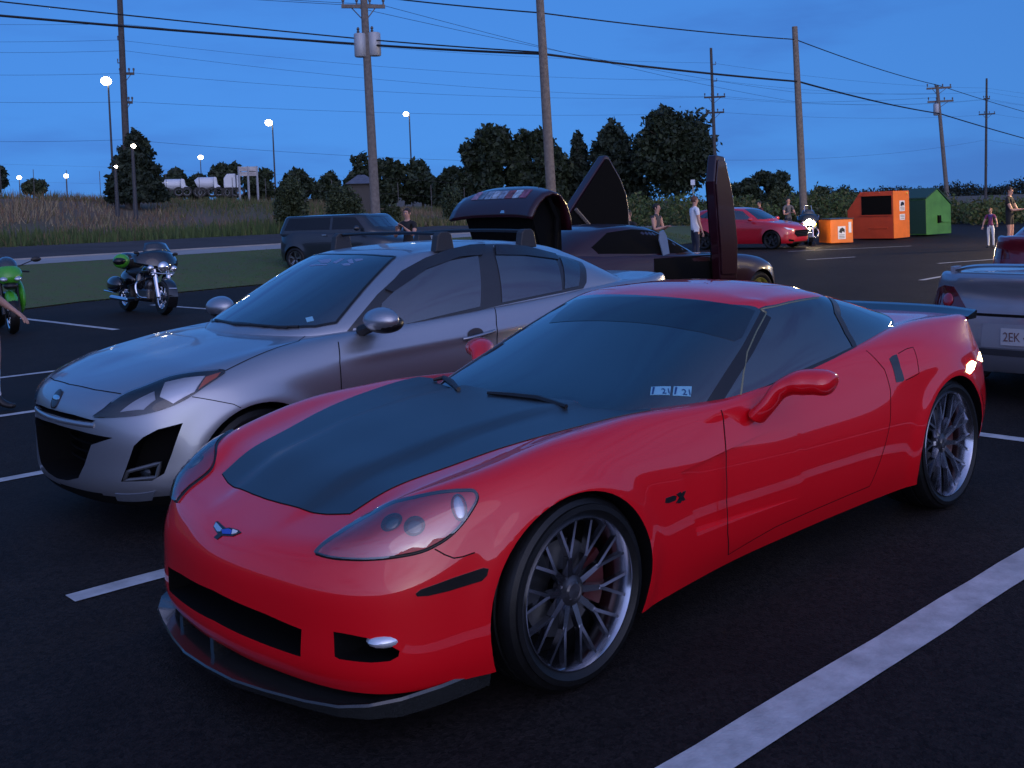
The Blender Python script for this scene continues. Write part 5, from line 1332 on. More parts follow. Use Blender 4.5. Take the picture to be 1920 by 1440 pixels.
# pale blue slab painting the sky seen through the far door opening
w = MB(); w.prism([(-2.05, .98), (-2.12, 1.18), (-2.10, 1.28), (-2.03, 1.30), (-1.97, 1.22), (-1.93, 1.0)], -.845, -.83, frame=lambda a, b, h: (a, h, b)); w.build('sky_pane', mat('sky_pane_blue', (.20, .27, .36), .1, coat=1), coupe)
def door_slab(poly, y0, y1, splay, name, lab):
    w = MB(); w.prism(poly, y0, y1, frame=lambda a, b, h: (-(a - BL[0]), -(h - BL[1]) - splay * (b - 1.0), b)); d = w.build(name, M_BURG, coupe, bevel=.015)
    ins = [(sum(p[0] for p in poly) / len(poly) * .08 + a * .92, sum(p[1] for p in poly) / len(poly) * .08 + b * .92) for a, b in poly]
    return d, ins
near_poly = [(-8.98, .60), (-8.99, 1.05), (-8.92, 1.55), (-8.86, 1.82), (-8.72, 2.22), (-8.55, 2.24), (-8.50, 1.9), (-8.55, 1.45), (-8.60, 1.0), (-8.62, .62)]
d, ins = door_slab(near_poly, -5.32, -5.18, .03, 'scissor_door', 0)
for dy in (-5.335, -5.165):
    w = MB(); w.prism([(a, b) for a, b in ins], dy - .008, dy + .008, frame=lambda a, b, h: (-(a - BL[0]), -(h - BL[1]) - .03 * (b - 1.0), b)); w.build('door_card' if dy < -5.25 else 'door_skin', M_VOID if dy < -5.25 else M_BURG, d, bevel=.02)
far_poly = [(-7.74, 1.38), (-8.10, 1.74), (-8.45, 2.08), (-8.74, 2.36), (-8.80, 2.35), (-9.02, 2.04), (-9.13, 1.80), (-9.16, 1.60), (-9.15, 1.30), (-8.6, 1.22), (-7.9, 1.22)]
d, ins = door_slab(far_poly, -7.38, -7.24, -.05, 'scissor_door', 1)
for dy in (-7.225,):
    w = MB(); w.prism(ins, dy - .008, dy + .008, frame=lambda a, b, h: (-(a - BL[0]), -(h - BL[1]) + .05 * (b - 1.0), b)); w.build('door_card', mat('dark_card', (.006, .006, .006), .9, spec=.05), d, bevel=.02)
    w = MB(); w.tube([(-(q[0] - BL[0]), -(dy + .02 - BL[1]) + .05 * (q[1] - 1.0), q[1]) for q in ((-8.02, 1.60), (-8.28, 1.36))], .03, 6); w.build('door_pull', mat('door_pull', (.12, .10, .09), .5), d)
# raised hatch
prof = [(-5.66, 1.545), (-5.68, 1.60), (-5.72, 1.68), (-5.80, 1.78), (-5.90, 1.86), (-6.02, 1.895), (-6.14, 1.86), (-6.24, 1.72), (-6.30, 1.52), (-6.30, 1.36)]
ys = np.linspace(-.74, .74, 17); V = []; F = []
for yy in ys:
    c = 1 - .16 * (abs(yy) / .74) ** 3
    for (a, b) in prof: V.append((-(a - BL[0] + (1 - c) * .25), yy, 1.36 + (b - 1.36) * c - .0))
npf = len(prof)
for i in range(len(ys) - 1):
    for k in range(npf - 1): F.append((i * npf + k, i * npf + k + 1, (i + 1) * npf + k + 1, (i + 1) * npf + k))
hat = np_mesh('hatch', V, F, M_BURG, coupe, True, 60); sm_ = hat.modifiers.new('solid', 'SOLIDIFY'); sm_.thickness = .035; sm_.offset = -1
w = MB()
for yy in (-.66, .66): w.tube([(-(-5.95 - BL[0]), yy, 1.80), (-(-6.1 - BL[0]), yy, 1.5), (-(-6.05 - BL[0]), yy, 1.05)], .03, 6)
w.prism([(-5.76, 1.56), (-5.98, 1.78), (-6.22, 1.6), (-6.22, 1.02), (-5.95, 1.0)], -.60, .60, frame=lambda a, b, h: (-(a - BL[0]), h, b)); w.build('hatch_lining', M_VOID, hat)
HS = Surf(np.array(V), F, BL, math.pi)
# decal strip along the lid
cols = [(.50, .30, .40), (.16, .28, .40), (.30, .45, .60), (.45, .58, .70), (.28, .38, .52), (.30, .10, .12), (.50, .66, .78), (.34, .12, .20)]
for i, c in enumerate(cols):
    y0 = .50 - i * .125; xs_ = []
    q = [HS.far((-6.0, y, z), (1, 0, 0)) for y, z in ((y0, 1.755), (y0 - .11, 1.755), (y0 - .10, 1.845), (y0 + .01, 1.845))]
    patch(HS, q, 'decal', mat('decal_%d' % i, c, .5, noise=.5, nscale=18, col2=tuple(k * .25 for k in c)), hat, off=.006, thick=.004, step=.05, dirn=(1, 0, -.8))
q = [HS.far((-6.0, y, z), (1, 0, 0)) for y, z in ((-.16, 1.585), (-.24, 1.585), (-.22, 1.615), (-.17, 1.615))]
patch(HS, q, 'emblem', M_CHROME, hat, off=.008, thick=.006, step=.03, dirn=(1, 0, -.3))

# boxy dark wagon at the edge of the lot
pr, pf = at_dist(590, 480, 30.3), at_dist(880, 470, 27.6)
hd = math.atan2(pf[1] - pr[1], pf[0] - pr[0])
wb_ = 2.5; loc = (pr[0] + math.cos(hd) * wb_, pr[1] + math.sin(hd) * wb_, float(ground_z(pr[0], pr[1])) - .02)
M_NAVY = mat('dark_blue_paint', (.009, .014, .022), .3, coat=.7)
bx = [(.15, 0), (.14, .16), (.12, .33), (.08, .49), (.0, .62), (-.12, .735), (-.4, .785), (-.8, .80), (-1.2, .80), (-1.6, .80), (-2.0, .80), (-2.4, .795), (-2.75, .785), (-3.0, .75), (-3.1, .60), (-3.13, .45), (-3.14, .3), (-3.145, .15), (-3.15, 0)]
bz = [1.0] * 6 + [1.0] * 13
rf = [(-.42, 0), (-.425, .16), (-.44, .32), (-.46, .46), (-.50, .57), (-.58, .645), (-.85, .675), (-1.2, .685), (-1.5, .69), (-1.8, .69), (-2.1, .69), (-2.4, .685), (-2.65, .68), (-2.85, .65), (-2.93, .52), (-2.955, .39), (-2.965, .26), (-2.97, .13), (-2.97, 0)]
rzz = [1.425] * 5 + [1.41] + [1.415] * 7 + [1.405] + [1.42] * 5
wagon, S, G = bg_car('boxy_wagon', 'dark blue boxy wagon parked by the lawn behind the silver sedan', 'wagon', loc, hd, M_NAVY, (.9, .98, 1.0), ([-4, -2.64, 0, 1], [-3.35 / .9, -2.5 / .9, 0, .95]), bx, bz, rf, rzz, ([-3.1, -2.7, -1.7, -.8, -.42], [1.41, 1.44, 1.455, 1.45, 1.425]), (0, -2.5), .31, .2, bulge=.01)
DG = mat('dark_privacy_glass', (.004, .006, .009), .06, spec=.4)
side_pane(G, wagon, [(-.30, 1.05), (-.62, 1.36), (-1.30, 1.375), (-1.30, 1.06)], DG); side_pane(G, wagon, [(-1.38, 1.06), (-1.38, 1.375), (-2.72, 1.37), (-2.85, 1.06)], DG)
p = G.xy([(.05, 0), (.02, .35), (-.10, .60), (-.44, .54), (-.40, .3), (-.38, 0)]); patch(G, p + mirror_pts(p[::-1][1:-1]), 'windshield', M_GLASS2, wagon, off=.004, step=.1, dirn=(-.85, 0, -.5))
for s in (1, -1):
    w = MB(); w.ball((-.42, s * .93, 1.08), (.07, .10, .07), 12, 8); w.build('mirror', M_NAVY, wagon, True)
    w = MB(); w.tube([(-1.42, s * .885, .92), (-1.55, s * .885, .92)], .014, 6); w.build('door_handle', M_CHROME, wagon, True)
# red hot hatch facing the lot
M_RED2 = mat('bright_red_paint', (.42, .008, .02), .3, coat=1.0)
bx = [(-.30, 0), (-.31, .16), (-.34, .33), (-.41, .49), (-.51, .62), (-.68, .735), (-.95, .785), (-1.25, .80), (-1.6, .805), (-1.9, .805), (-2.25, .80), (-2.6, .785), (-2.9, .76), (-3.15, .70), (-3.28, .56), (-3.33, .42), (-3.35, .28), (-3.355, .14), (-3.36, 0)]
bz = [.98, .978, .972, .965, .96, .955, .965, .985, 1.005, 1.02, 1.035, 1.05, 1.06, 1.065, 1.06, 1.055, 1.05, 1.05, 1.05]
rf = [(-1.1, 0), (-1.105, .14), (-1.12, .28), (-1.145, .40), (-1.18, .50), (-1.25, .565), (-1.45, .60), (-1.65, .615), (-1.9, .62), (-2.15, .618), (-2.4, .61), (-2.6, .595), (-2.8, .57), (-2.95, .53), (-3.0, .44), (-3.03, .33), (-3.04, .22), (-3.045, .11), (-3.045, 0)]
rzz = [1.37, 1.369, 1.365, 1.357, 1.347, 1.34, 1.37, 1.39, 1.40, 1.40, 1.39, 1.375, 1.355, 1.335, 1.35, 1.36, 1.365, 1.368, 1.37]
hatch, S, G = bg_car('hatchback', 'bright red hatchback with black wheels parked before the orange boxes', 'hatchback', (-28.0, -17.55, 0), R(97), M_RED2, (1, 1, 1), ([-4, -2.64, 0, 1], [-3.5, -2.65, 0, 1.02]), bx, bz, rf, rzz, ([-3.05, -2.8, -2.3, -1.9, -1.5, -1.1], [1.37, 1.40, 1.435, 1.445, 1.43, 1.37]), (0, -2.65), .32, .23, mat('black_rim', (.012, .012, .012), .35))
p = G.xy([(-.36, 0), (-.45, .45), (-.60, .63), (-1.2, .47), (-1.17, .28), (-1.14, 0)]); patch(G, p + mirror_pts(p[::-1][1:-1]), 'windshield', M_GLASS2, hatch, off=.005, step=.1, dirn=(-.6, 0, -.8))
side_pane(G, hatch, [(-.75, 1.0), (-1.2, 1.30), (-1.72, 1.365), (-1.72, 1.04)]); side_pane(G, hatch, [(-1.8, 1.05), (-1.8, 1.37), (-2.5, 1.35), (-2.85, 1.18), (-2.75, 1.10)])
for s in (1, -1):
    patch(S, S.yz([(s * .45, .66), (s * .62, .69), (s * .74, .74), (s * .70, .66), (s * .55, .63)]), 'headlight', mat('lamp_bright', (.6, .62, .66), .15, metal=.7), hatch, off=.006, step=.06, dirn=(-.8, -s * .5, -.1))
    patch(S, S.yz([(s * .50, .30), (s * .68, .34), (s * .68, .27), (s * .52, .25)]), 'fog_light', M_VOID, hatch, off=.006, step=.06, dirn=(-.8, -s * .4, 0))
    w = MB(); w.ball((-.72, s * .96, 1.02), (.08, .12, .065), 12, 8); w.build('mirror', M_RED2, hatch, True)
gp_ = S.yz([(-.44, .62), (.44, .62), (.48, .5), (.36, .40), (-.36, .40), (-.48, .5)]); patch(S, gp_, 'grille', M_VOID, hatch, off=.006, step=.08, dirn=(-1, 0, 0))
for z in (.45, .50, .55):
    w = MB(); w.tube([S.yz([(y, z)])[0] + np.array([.012, 0, 0]) for y in np.linspace(-.42, .42, 7)], .008, 5); w.build('grille_bar', M_BLACK, hatch)
pl_ = S.yz([(-.52, .24), (.52, .24), (.5, .19), (-.5, .19)]); patch(S, pl_, 'lip', M_BLACK, hatch, off=.006, step=.08, dirn=(-1, 0, 0))

# silver coupe at the right edge, its tail towards us
M_SILV2 = mat('pale_silver_paint', (.27, .29, .34), .32, metal=.6, coat=.8)
bx = [(-.25, 0), (-.26, .16), (-.29, .33), (-.35, .47), (-.45, .58), (-.60, .66), (-.8, .70), (-1.0, .71), (-1.2, .71), (-1.4, .70), (-1.6, .69), (-1.8, .67), (-1.95, .63), (-2.08, .56), (-2.16, .46), (-2.2, .35), (-2.22, .24), (-2.23, .12), (-2.235, 0)]
bz = [.90] * 6 + [.91, .92, .93, .935, .94, .945, .95, .955] + [.96] * 5
rf = [(-.85, 0), (-.855, .13), (-.87, .25), (-.89, .35), (-.92, .43), (-.97, .48), (-1.05, .50), (-1.13, .505), (-1.22, .505), (-1.31, .50), (-1.40, .495), (-1.48, .48), (-1.55, .46), (-1.61, .42), (-1.65, .35), (-1.67, .27), (-1.68, .18), (-1.685, .1), (-1.685, 0)]
rzz = [1.245] * 5 + [1.225] + [1.24] * 6 + [1.225, 1.21] + [1.225, 1.235, 1.24, 1.24, 1.24]
scp, S, G = bg_car('silver_coupe', 'pale silver coupe seen from behind at the right edge of the lot', 'coupe', (-9.02, .14, 0), math.pi, M_SILV2, (.97, 1.15, .92), None, bx, bz, rf, rzz, ([-1.69, -1.5, -1.25, -1.05, -.85], [1.24, 1.262, 1.275, 1.268, 1.245]), (0, -2.56), .31, .21)
p = G.xy([(-2.16, 0), (-2.13, .28), (-2.02, .45), (-1.70, .33), (-1.73, .18), (-1.735, 0)]); patch(G, p + mirror_pts(p[::-1][1:-1]), 'rear_window', M_GLASS2, scp, off=.005, step=.08, dirn=(.5, 0, -.85))
side_pane(G, scp, [(-.72, .95), (-.98, 1.17), (-1.35, 1.19), (-1.6, 1.14), (-1.85, 1.0), (-1.5, .96)])
sf = lambda L: [S.far((-6.0, y, z), (1, 0, 0)) for y, z in L]
M_TAIL = mat('tail_lamp_red', (.10, .006, .010), .12, coat=1.0)
for s in (1, -1):
    tl = patch(S, sf([(s * .42, .70), (s * .50, .80), (s * .57, .90), (s * .66, .905), (s * .76, .87), (s * .82, .80), (s * .85, .72), (s * .70, .695)]), 'tail_light', M_TAIL, scp, off=.006, thick=.006, step=.05, dirn=(1, -s * .35, -.1))
    disc_on(S, S.far((-6, s * .62, .79), (1, 0, 0)), .055, .012, 'tail_bulb', mat('tail_bulb_red', (.35, .01, .02), .2, coat=1), tl, off=.010)
strip(S, sf([(y, .695) for y in np.linspace(-.74, .74, 15)]), .022, 'bumper_gap', M_SEAM, scp, off=.003)
strip(S, sf([(y, .415) for y in np.linspace(-.72, .72, 15)]), .05, 'bumper_groove', mat('groove_grey', (.03, .033, .04), .5), scp, off=.003)
patch(S, sf([(-.30, .63), (.30, .63), (.32, .45), (-.32, .45)]), 'plate_recess', mat('recess_silver', (.30, .32, .36), .4, metal=.5), scp, off=.004, step=.08, dirn=(1, 0, 0))
pq = sf([(-.155, .60), (.155, .60), (.155, .475), (-.155, .475)]); pl_ = patch(S, pq, 'license_plate', mat('plate_white', (.38, .39, .42), .6), scp, off=.012, thick=.006, step=.06, dirn=(1, 0, 0))
text_on(S, None, None, '2EK 418', .070, 'plate_number', mat('plate_ink', (.12, .06, .06), .6), pl_, off=.016, pts=(sf([(.135, .505)])[0], sf([(-.135, .505)])[0]))
# arched rear wing
w = MB(); Vw = []; Fw = []; yy = np.linspace(-.70, .70, 25)
for y in yy:
    t = abs(y) / .70; z = 1.075 - .085 * t ** 5; x = -3.42 + .05 * t ** 3
    Vw += [(x + .10, y, z - .02), (x, y, z), (x - .05, y, z - .012), (x, y, z - .030)]
for i in range(len(yy) - 1):
    for k in range(4): Fw.append((i * 4 + k, (i + 1) * 4 + k, (i + 1) * 4 + (k + 1) % 4, i * 4 + (k + 1) % 4))
Fw += [(0, 1, 2, 3), tuple(range(len(yy) * 4 - 4, len(yy) * 4))[::-1]]
w.add(Vw, Fw)
for y in (-.62, .62): w.box((-3.39, y, 1.0), (.12, .03, .10))
w.build('rear_wing', M_SILV2, scp, True, 50)
# dark red car in the next row
M_DRED = mat('dark_red_paint', (.16, .010, .018), .28, coat=1.0)
bx2 = [(x, y) for x, y in [(-.27, 0), (-.28, .16), (-.31, .33), (-.38, .49), (-.48, .62), (-.66, .735), (-.9, .785), (-1.2, .80), (-1.5, .805), (-1.8, .805), (-2.1, .80), (-2.4, .785), (-2.7, .755), (-2.95, .70), (-3.1, .58), (-3.17, .44), (-3.2, .3), (-3.21, .15), (-3.215, 0)]]
bz2 = [.98] * 6 + [.985, .99, 1.0, 1.01, 1.02, 1.03, 1.035, 1.04] + [1.04] * 5
rf2 = [(-1.05, 0), (-1.055, .14), (-1.07, .28), (-1.095, .40), (-1.13, .50), (-1.20, .565), (-1.35, .60), (-1.52, .615), (-1.7, .62), (-1.88, .618), (-2.05, .61), (-2.2, .595), (-2.35, .57), (-2.48, .53), (-2.55, .44), (-2.58, .33), (-2.595, .22), (-2.6, .11), (-2.6, 0)]
rz2 = [1.34] * 5 + [1.32] + [1.35] * 5 + [1.34, 1.32, 1.30] + [1.33] * 5
drc, S, G = bg_car('dark_red_car', 'dark red car partly hidden behind the silver coupe at the right edge', 'car', (-13.95, -1.62, 0), math.pi, M_DRED, (1, 1, 1), None, bx2, bz2, rf2, rz2, ([-2.6, -2.4, -1.9, -1.4, -1.05], [1.33, 1.37, 1.40, 1.385, 1.34]), (0, -2.64), .31, .2)
p = G.xy([(-3.12, 0), (-3.08, .35), (-2.95, .56), (-2.62, .44), (-2.66, .2), (-2.66, 0)]); patch(G, p + mirror_pts(p[::-1][1:-1]), 'rear_window', M_GLASS2, drc, off=.005, step=.08, dirn=(.5, 0, -.85))
side_pane(G, drc, [(-.75, 1.03), (-1.25, 1.29), (-1.8, 1.32), (-2.3, 1.29), (-2.7, 1.12), (-2.3, 1.06)])
for s in (1, -1):
    patch(S, [S.far((-6, s * .42, .82), (1, 0, 0)), S.far((-6, s * .45, .93), (1, 0, 0)), S.xz([(-3.42, .95)], s)[0], S.xz([(-3.25, .90)], s)[0], S.xz([(-3.3, .80)], s)[0]], 'tail_light', M_TAIL, drc, off=.006, step=.06, dirn=(.75, -s * .6, 0))
for a_ in YARD: truck(*a_)
# ---- bins, boxes, signs
def corner_box(name, label, cat, A, B, C, vtop, D, build):
    """box seen over its near bottom corner B; A and C are the neighbouring bottom corners"""
    a, b, c = gp(*A), gp(*B), gp(*C); top = at_dist(B[0], vtop, math.hypot(b[0] - CAM_POS[0], b[1] - CAM_POS[1]))[2]
    o = empty(name, (b[0], b[1], 0), math.atan2(a[1] - b[1], a[0] - b[0])); tag(o, label, cat)
    return o, float(np.linalg.norm(a - b)), top
M_OR = mat('orange_enamel', (.75, .17, .015), .45, noise=.12, nscale=2); M_GRN = mat('green_enamel', (.06, .20, .045), .5, noise=.2, nscale=2); M_GRND = mat('dark_green_lid', (.015, .05, .035), .5); M_OR_SHADE = mat('orange_enamel_shade', (.45, .05, .012), .5, noise=.12, nscale=2)  # the orange-red copy paints the large bin's front in shade
def poster(o, x0, x1, z0, z1, y, side, art=True):
    w = MB(); 
    fr = (lambda a, b, h: (a, h, b)) if side == 'front' else (lambda a, b, h: (h, a, b))
    w.prism([(x0, z0), (x1, z0), (x1, z1), (x0, z1)], y, y + (.006 if side == 'front' else -.006) * (-1), frame=fr); q = w.build('poster', M_WHITE, o)
    if art:
        dx, dz = x1 - x0, z1 - z0; blot = [(.12, .55), (.3, .8), (.55, .88), (.85, .78), (.9, .5), (.65, .6), (.5, .42), (.35, .55)]
        w = MB(); w.prism([(x0 + a * dx, z0 + b * dz) for a, b in blot], y - .004, y + .012 * (-1), frame=fr); w.build('poster_print', M_TRIM, q)
        for zz in (.30, .18, .08): w = MB(); w.prism([(x0 + .12 * dx, z0 + zz * dz), (x0 + .88 * dx, z0 + zz * dz), (x0 + .88 * dx, z0 + (zz + .05) * dz), (x0 + .12 * dx, z0 + (zz + .05) * dz)], y - .004, y - .012, frame=fr); w.build('poster_line', M_TRIM, q)
# big orange bin with an open front
b = gp(1676, 450); a_ = gp(1590, 450.5); c_ = gp(1712, 447)
ang = math.atan2(a_[1] - b[1], a_[0] - b[0]); Lf = float(np.linalg.norm(a_ - b)); dep = float(np.linalg.norm(c_ - b)); Db = math.hypot(b[0] - CAM_POS[0], b[1] - CAM_POS[1]); Ht = at_dist(1676, 358, Db)[2]
bo = empty('donation_bin', (b[0], b[1], 0), ang); tag(bo, 'large orange metal bin with a wide dark opening and posters', 'bin')
sgn = 1 if (np.array([-math.sin(ang), math.cos(ang)]) @ (c_ - b)[:2]) > 0 else -1
Y = lambda h: sgn * h
w = MB(); w.prism([(0, .05), (Lf, .05), (Lf, Ht * .62), (Lf * .86, Ht * .80), (Lf * .72, Ht), (0, Ht)], 0, dep, frame=lambda p, q, h: (p, Y(h), q)); w.build('shell', M_OR_SHADE, bo, bevel=.02)
w = MB(); w.prism([(-.012, .06), (.0, .06), (.0, Ht), (-.012, Ht)], -.004, dep, frame=lambda p, q, h: (p, Y(h), q)); side = w.build('side_panel', M_OR, bo)  # sheet in the brighter orange paints the lamplit side
w = MB(); w.prism([(.06, Ht * .52), (Lf * .68, Ht * .52), (Lf * .68, Ht * .91), (.06, Ht * .91)], -.012, .10, frame=lambda p, q, h: (p, Y(h), q)); w.build('opening', M_VOID, bo)
for (x0, z0, x1, z1) in ((.04, Ht * .50, Lf * .70, Ht * .52), (.04, Ht * .91, Lf * .70, Ht * .93)):
    w = MB(); w.prism([(x0, z0), (x1, z0), (x1, z1), (x0, z1)], -.04, .0, frame=lambda p, q, h: (p, Y(h), q)); w.build('opening_rim', M_OR_SHADE, bo)
w = MB(); w.prism([(Lf * .12, Ht * .235), (Lf * .5, Ht * .235), (Lf * .5, Ht * .26), (Lf * .12, Ht * .26)], -.02, .0, frame=lambda p, q, h: (p, Y(h), q)); w.build('handle_bar', M_OR_SHADE, bo)
for z0, z1, art in ((.58, .80, True), (.40, .52, False)):
    w = MB(); w.prism([(dep * .38, Ht * z0), (dep * .70, Ht * z0), (dep * .70, Ht * z1), (dep * .38, Ht * z1)], -.020, -.012, frame=lambda p, q, h: (h, Y(p), q)); ps = w.build('poster', M_WHITE, bo)
    if art:
        w = MB(); w.prism([(dep * (.38 + .32 * a), Ht * (z0 + (z1 - z0) * b2)) for a, b2 in ((.12, .55), (.3, .82), (.6, .9), (.88, .75), (.85, .5), (.6, .62), (.45, .45))], -.026, -.021, frame=lambda p, q, h: (h, Y(p), q)); w.build('poster_print', M_TRIM, ps)
    for zz in ((.10, .22, .34) if art else (.2, .5, .75)):
        w = MB(); q0 = Ht * (z0 + (z1 - z0) * zz); w.prism([(dep * .42, q0), (dep * .66, q0), (dep * .66, q0 + .014), (dep * .42, q0 + .014)], -.026, -.021, frame=lambda p, q, h: (h, Y(p), q)); w.build('poster_line', M_TRIM, ps)
w = MB(); w.ball((-.03, Y(dep * .85), Ht * .95), (.03, .05, .05), 8, 6); w.build('corner_reflector', mat('amber_reflector', (.8, .45, .08), .2), bo)
# green gabled dumpster
b = gp(1738, 443.5); c_ = gp(1784, 440); a_ = gp(1712, 446); ang = math.atan2(c_[1] - b[1], c_[0] - b[0]); Lg = float(np.linalg.norm(c_ - b)); Db = math.hypot(b[0] - CAM_POS[0], b[1] - CAM_POS[1]); Hg = at_dist(1756, 355, Db)[2]
go = empty('dumpster', (b[0], b[1], 0), ang); tag(go, 'green gabled metal dumpster right of the large orange bin', 'dumpster'); sgn2 = 1 if (np.array([-math.sin(ang), math.cos(ang)]) @ (np.array([-1, -.6]))) > 0 else -1
gprof = [(0, .06), (Lg, .06), (Lg, Hg * .66), (Lg * .45, Hg), (0, Hg * .80)]
w = MB(); w.prism(gprof, 0, 1.5, frame=lambda p, q, h: (p, sgn2 * h, q)); w.build('shell', M_GRN, go, bevel=.02)
w = MB(); w.prism([(-.05, Hg * .80), (Lg * .45, Hg + .03), (Lg + .05, Hg * .66), (Lg + .05, Hg * .69), (Lg * .45, Hg + .07), (-.05, Hg * .835)], -.03, 1.55, frame=lambda p, q, h: (p, sgn2 * h, q)); w.build('lid', M_GRND, go)
w = MB(); w.box((Lg * .48, -sgn2 * .04, Hg * .36), (.16, .08, .30)); w.build('lift_pocket', M_VOID, go)
w = MB(); w.box((-.012, sgn2 * .75, Hg * .42), (.02, 1.45, Hg * .72)); w.build('side_panel', M_GRND, go)
w = MB(); w.box((Lg * .78, -sgn2 * .025, Hg * .30), (Lg * .36, .04, .05)); w.build('lift_rail', M_GRN, go)
# small orange box
b = gp(1558, 458.5); c_ = gp(1600, 456.5); ang = math.atan2(c_[1] - b[1], c_[0] - b[0]); Lb = float(np.linalg.norm(c_ - b)); Db = math.hypot(b[0] - CAM_POS[0], b[1] - CAM_POS[1]); Hb = at_dist(1558, 412, Db)[2]
so_ = empty('small_bin', (b[0], b[1], 0), ang); tag(so_, 'small orange metal box with dark lid beside the lit motorcycle', 'bin'); sg = 1 if (np.array([-math.sin(ang), math.cos(ang)]) @ np.array([-1, -.6])) > 0 else -1
w = MB(); w.prism([(0, .04), (Lb, .04), (Lb, Hb), (0, Hb)], 0, .9, frame=lambda p, q, h: (p, sg * h, q)); w.build('shell', M_OR, so_, bevel=.015)
w = MB(); w.prism([(-.03, Hb), (Lb + .03, Hb), (Lb + .03, Hb + .035), (-.03, Hb + .035)], -.04, .94, frame=lambda p, q, h: (p, sg * h, q)); w.build('lid', M_TRIM, so_)
w = MB(); w.prism([(Lb * .32, Hb * .2), (Lb * .66, Hb * .2), (Lb * .66, Hb * .72), (Lb * .32, Hb * .72)], -.012, -.004, frame=lambda p, q, h: (p, sg * h, q)); ps = w.build('poster', M_WHITE, so_)
w = MB(); w.prism([(Lb * (.32 + .34 * a), Hb * (.2 + .52 * q)) for a, q in ((.12, .55), (.3, .82), (.6, .9), (.88, .75), (.85, .5), (.6, .62), (.45, .45))], -.018, -.013, frame=lambda p, q, h: (p, sg * h, q)); w.build('poster_print', M_TRIM, ps)
for zz in (.24, .30, .36): w = MB(); w.prism([(Lb * .37, Hb * zz), (Lb * .61, Hb * zz), (Lb * .61, Hb * zz + .018), (Lb * .37, Hb * zz + .018)], -.018, -.013, frame=lambda p, q, h: (p, sg * h, q)); w.build('poster_line', M_TRIM, ps)
w = MB(); w.prism([(Lb * .80, Hb * .45), (Lb * .92, Hb * .45), (Lb * .92, Hb * .88), (Lb * .80, Hb * .88)], -.012, -.004, frame=lambda p, q, h: (p, sg * h, q)); w.build('warning_label', M_WHITE, so_)
# roadside signs
def sign(label, u, v, wpx, hpx, D, gz=None):
    p = at_dist(u, v, D); g0 = float(ground_z(p[0], p[1])); o = empty('road_sign', (p[0], p[1], g0), math.atan2(AX_R[1], AX_R[0])); tag(o, label, 'sign'); s = D / 2013
    w = MB(); w.box((0, 0, p[2] - g0), (wpx * s, .03, hpx * s)); w.build('panel', mat('sign_face', (.55, .62, .72), .5), o)
    w = MB(); w.tube([(0, .03, -.2), (0, .03, p[2] - g0)], .03, 6); w.build('post', M_GALV, o)
sign('small pale square sign by the road beyond the green dumpster', 1796, 396, 13, 13, 72)
sign('small pale sign on a thin post above the white shirted man', 1299, 342, 8, 10, 60)

# ---- warm lot lamps on the right, out of the frame; their light and reflections fall on the cars
M_WARM = mat('warm_lamp_glow', (1, .9, .7), .4, emit=(1.0, .74, .36), estr=45.0)
for i, (x, y, h, e, lb) in enumerate([(-19.5, -1.5, 2.9, 260, 'nearer'), (-32.0, -6.0, 4.0, 1500, 'farther')]):
    o = empty('lot_lamp', (x, y, 0)); tag(o, 'warm lit twin lot lamp just right of the picture, ' + ('behind the silver coupe' if i == 0 else 'farther off, level with the bins'), 'lamp')
    w = MB(); w.tube([(0, 0, 0), (0, 0, h)], [.06, .045], 8); w.build('pole', M_LPOLE, o, True)
    for s in (-1, 1):
        w = MB(); w.ball((0, s * .32, h), (.17, .22, .15), 12, 8); w.build('lamp_globe', M_WARM, o, True)
    w = MB(); w.tube([(0, -.32, h + .16), (0, .32, h + .16)], .03, 6); w.build('crossbar', M_LPOLE, o, True)
    l = bpy.data.lights.new('lamp_light', 'POINT'); l.energy = e; l.color = (1, .72, .38); l.shadow_soft_size = .35; lo = bpy.data.objects.new('lamp_light', l); link(lo, o); lo.location = (0, 0, h - .25)
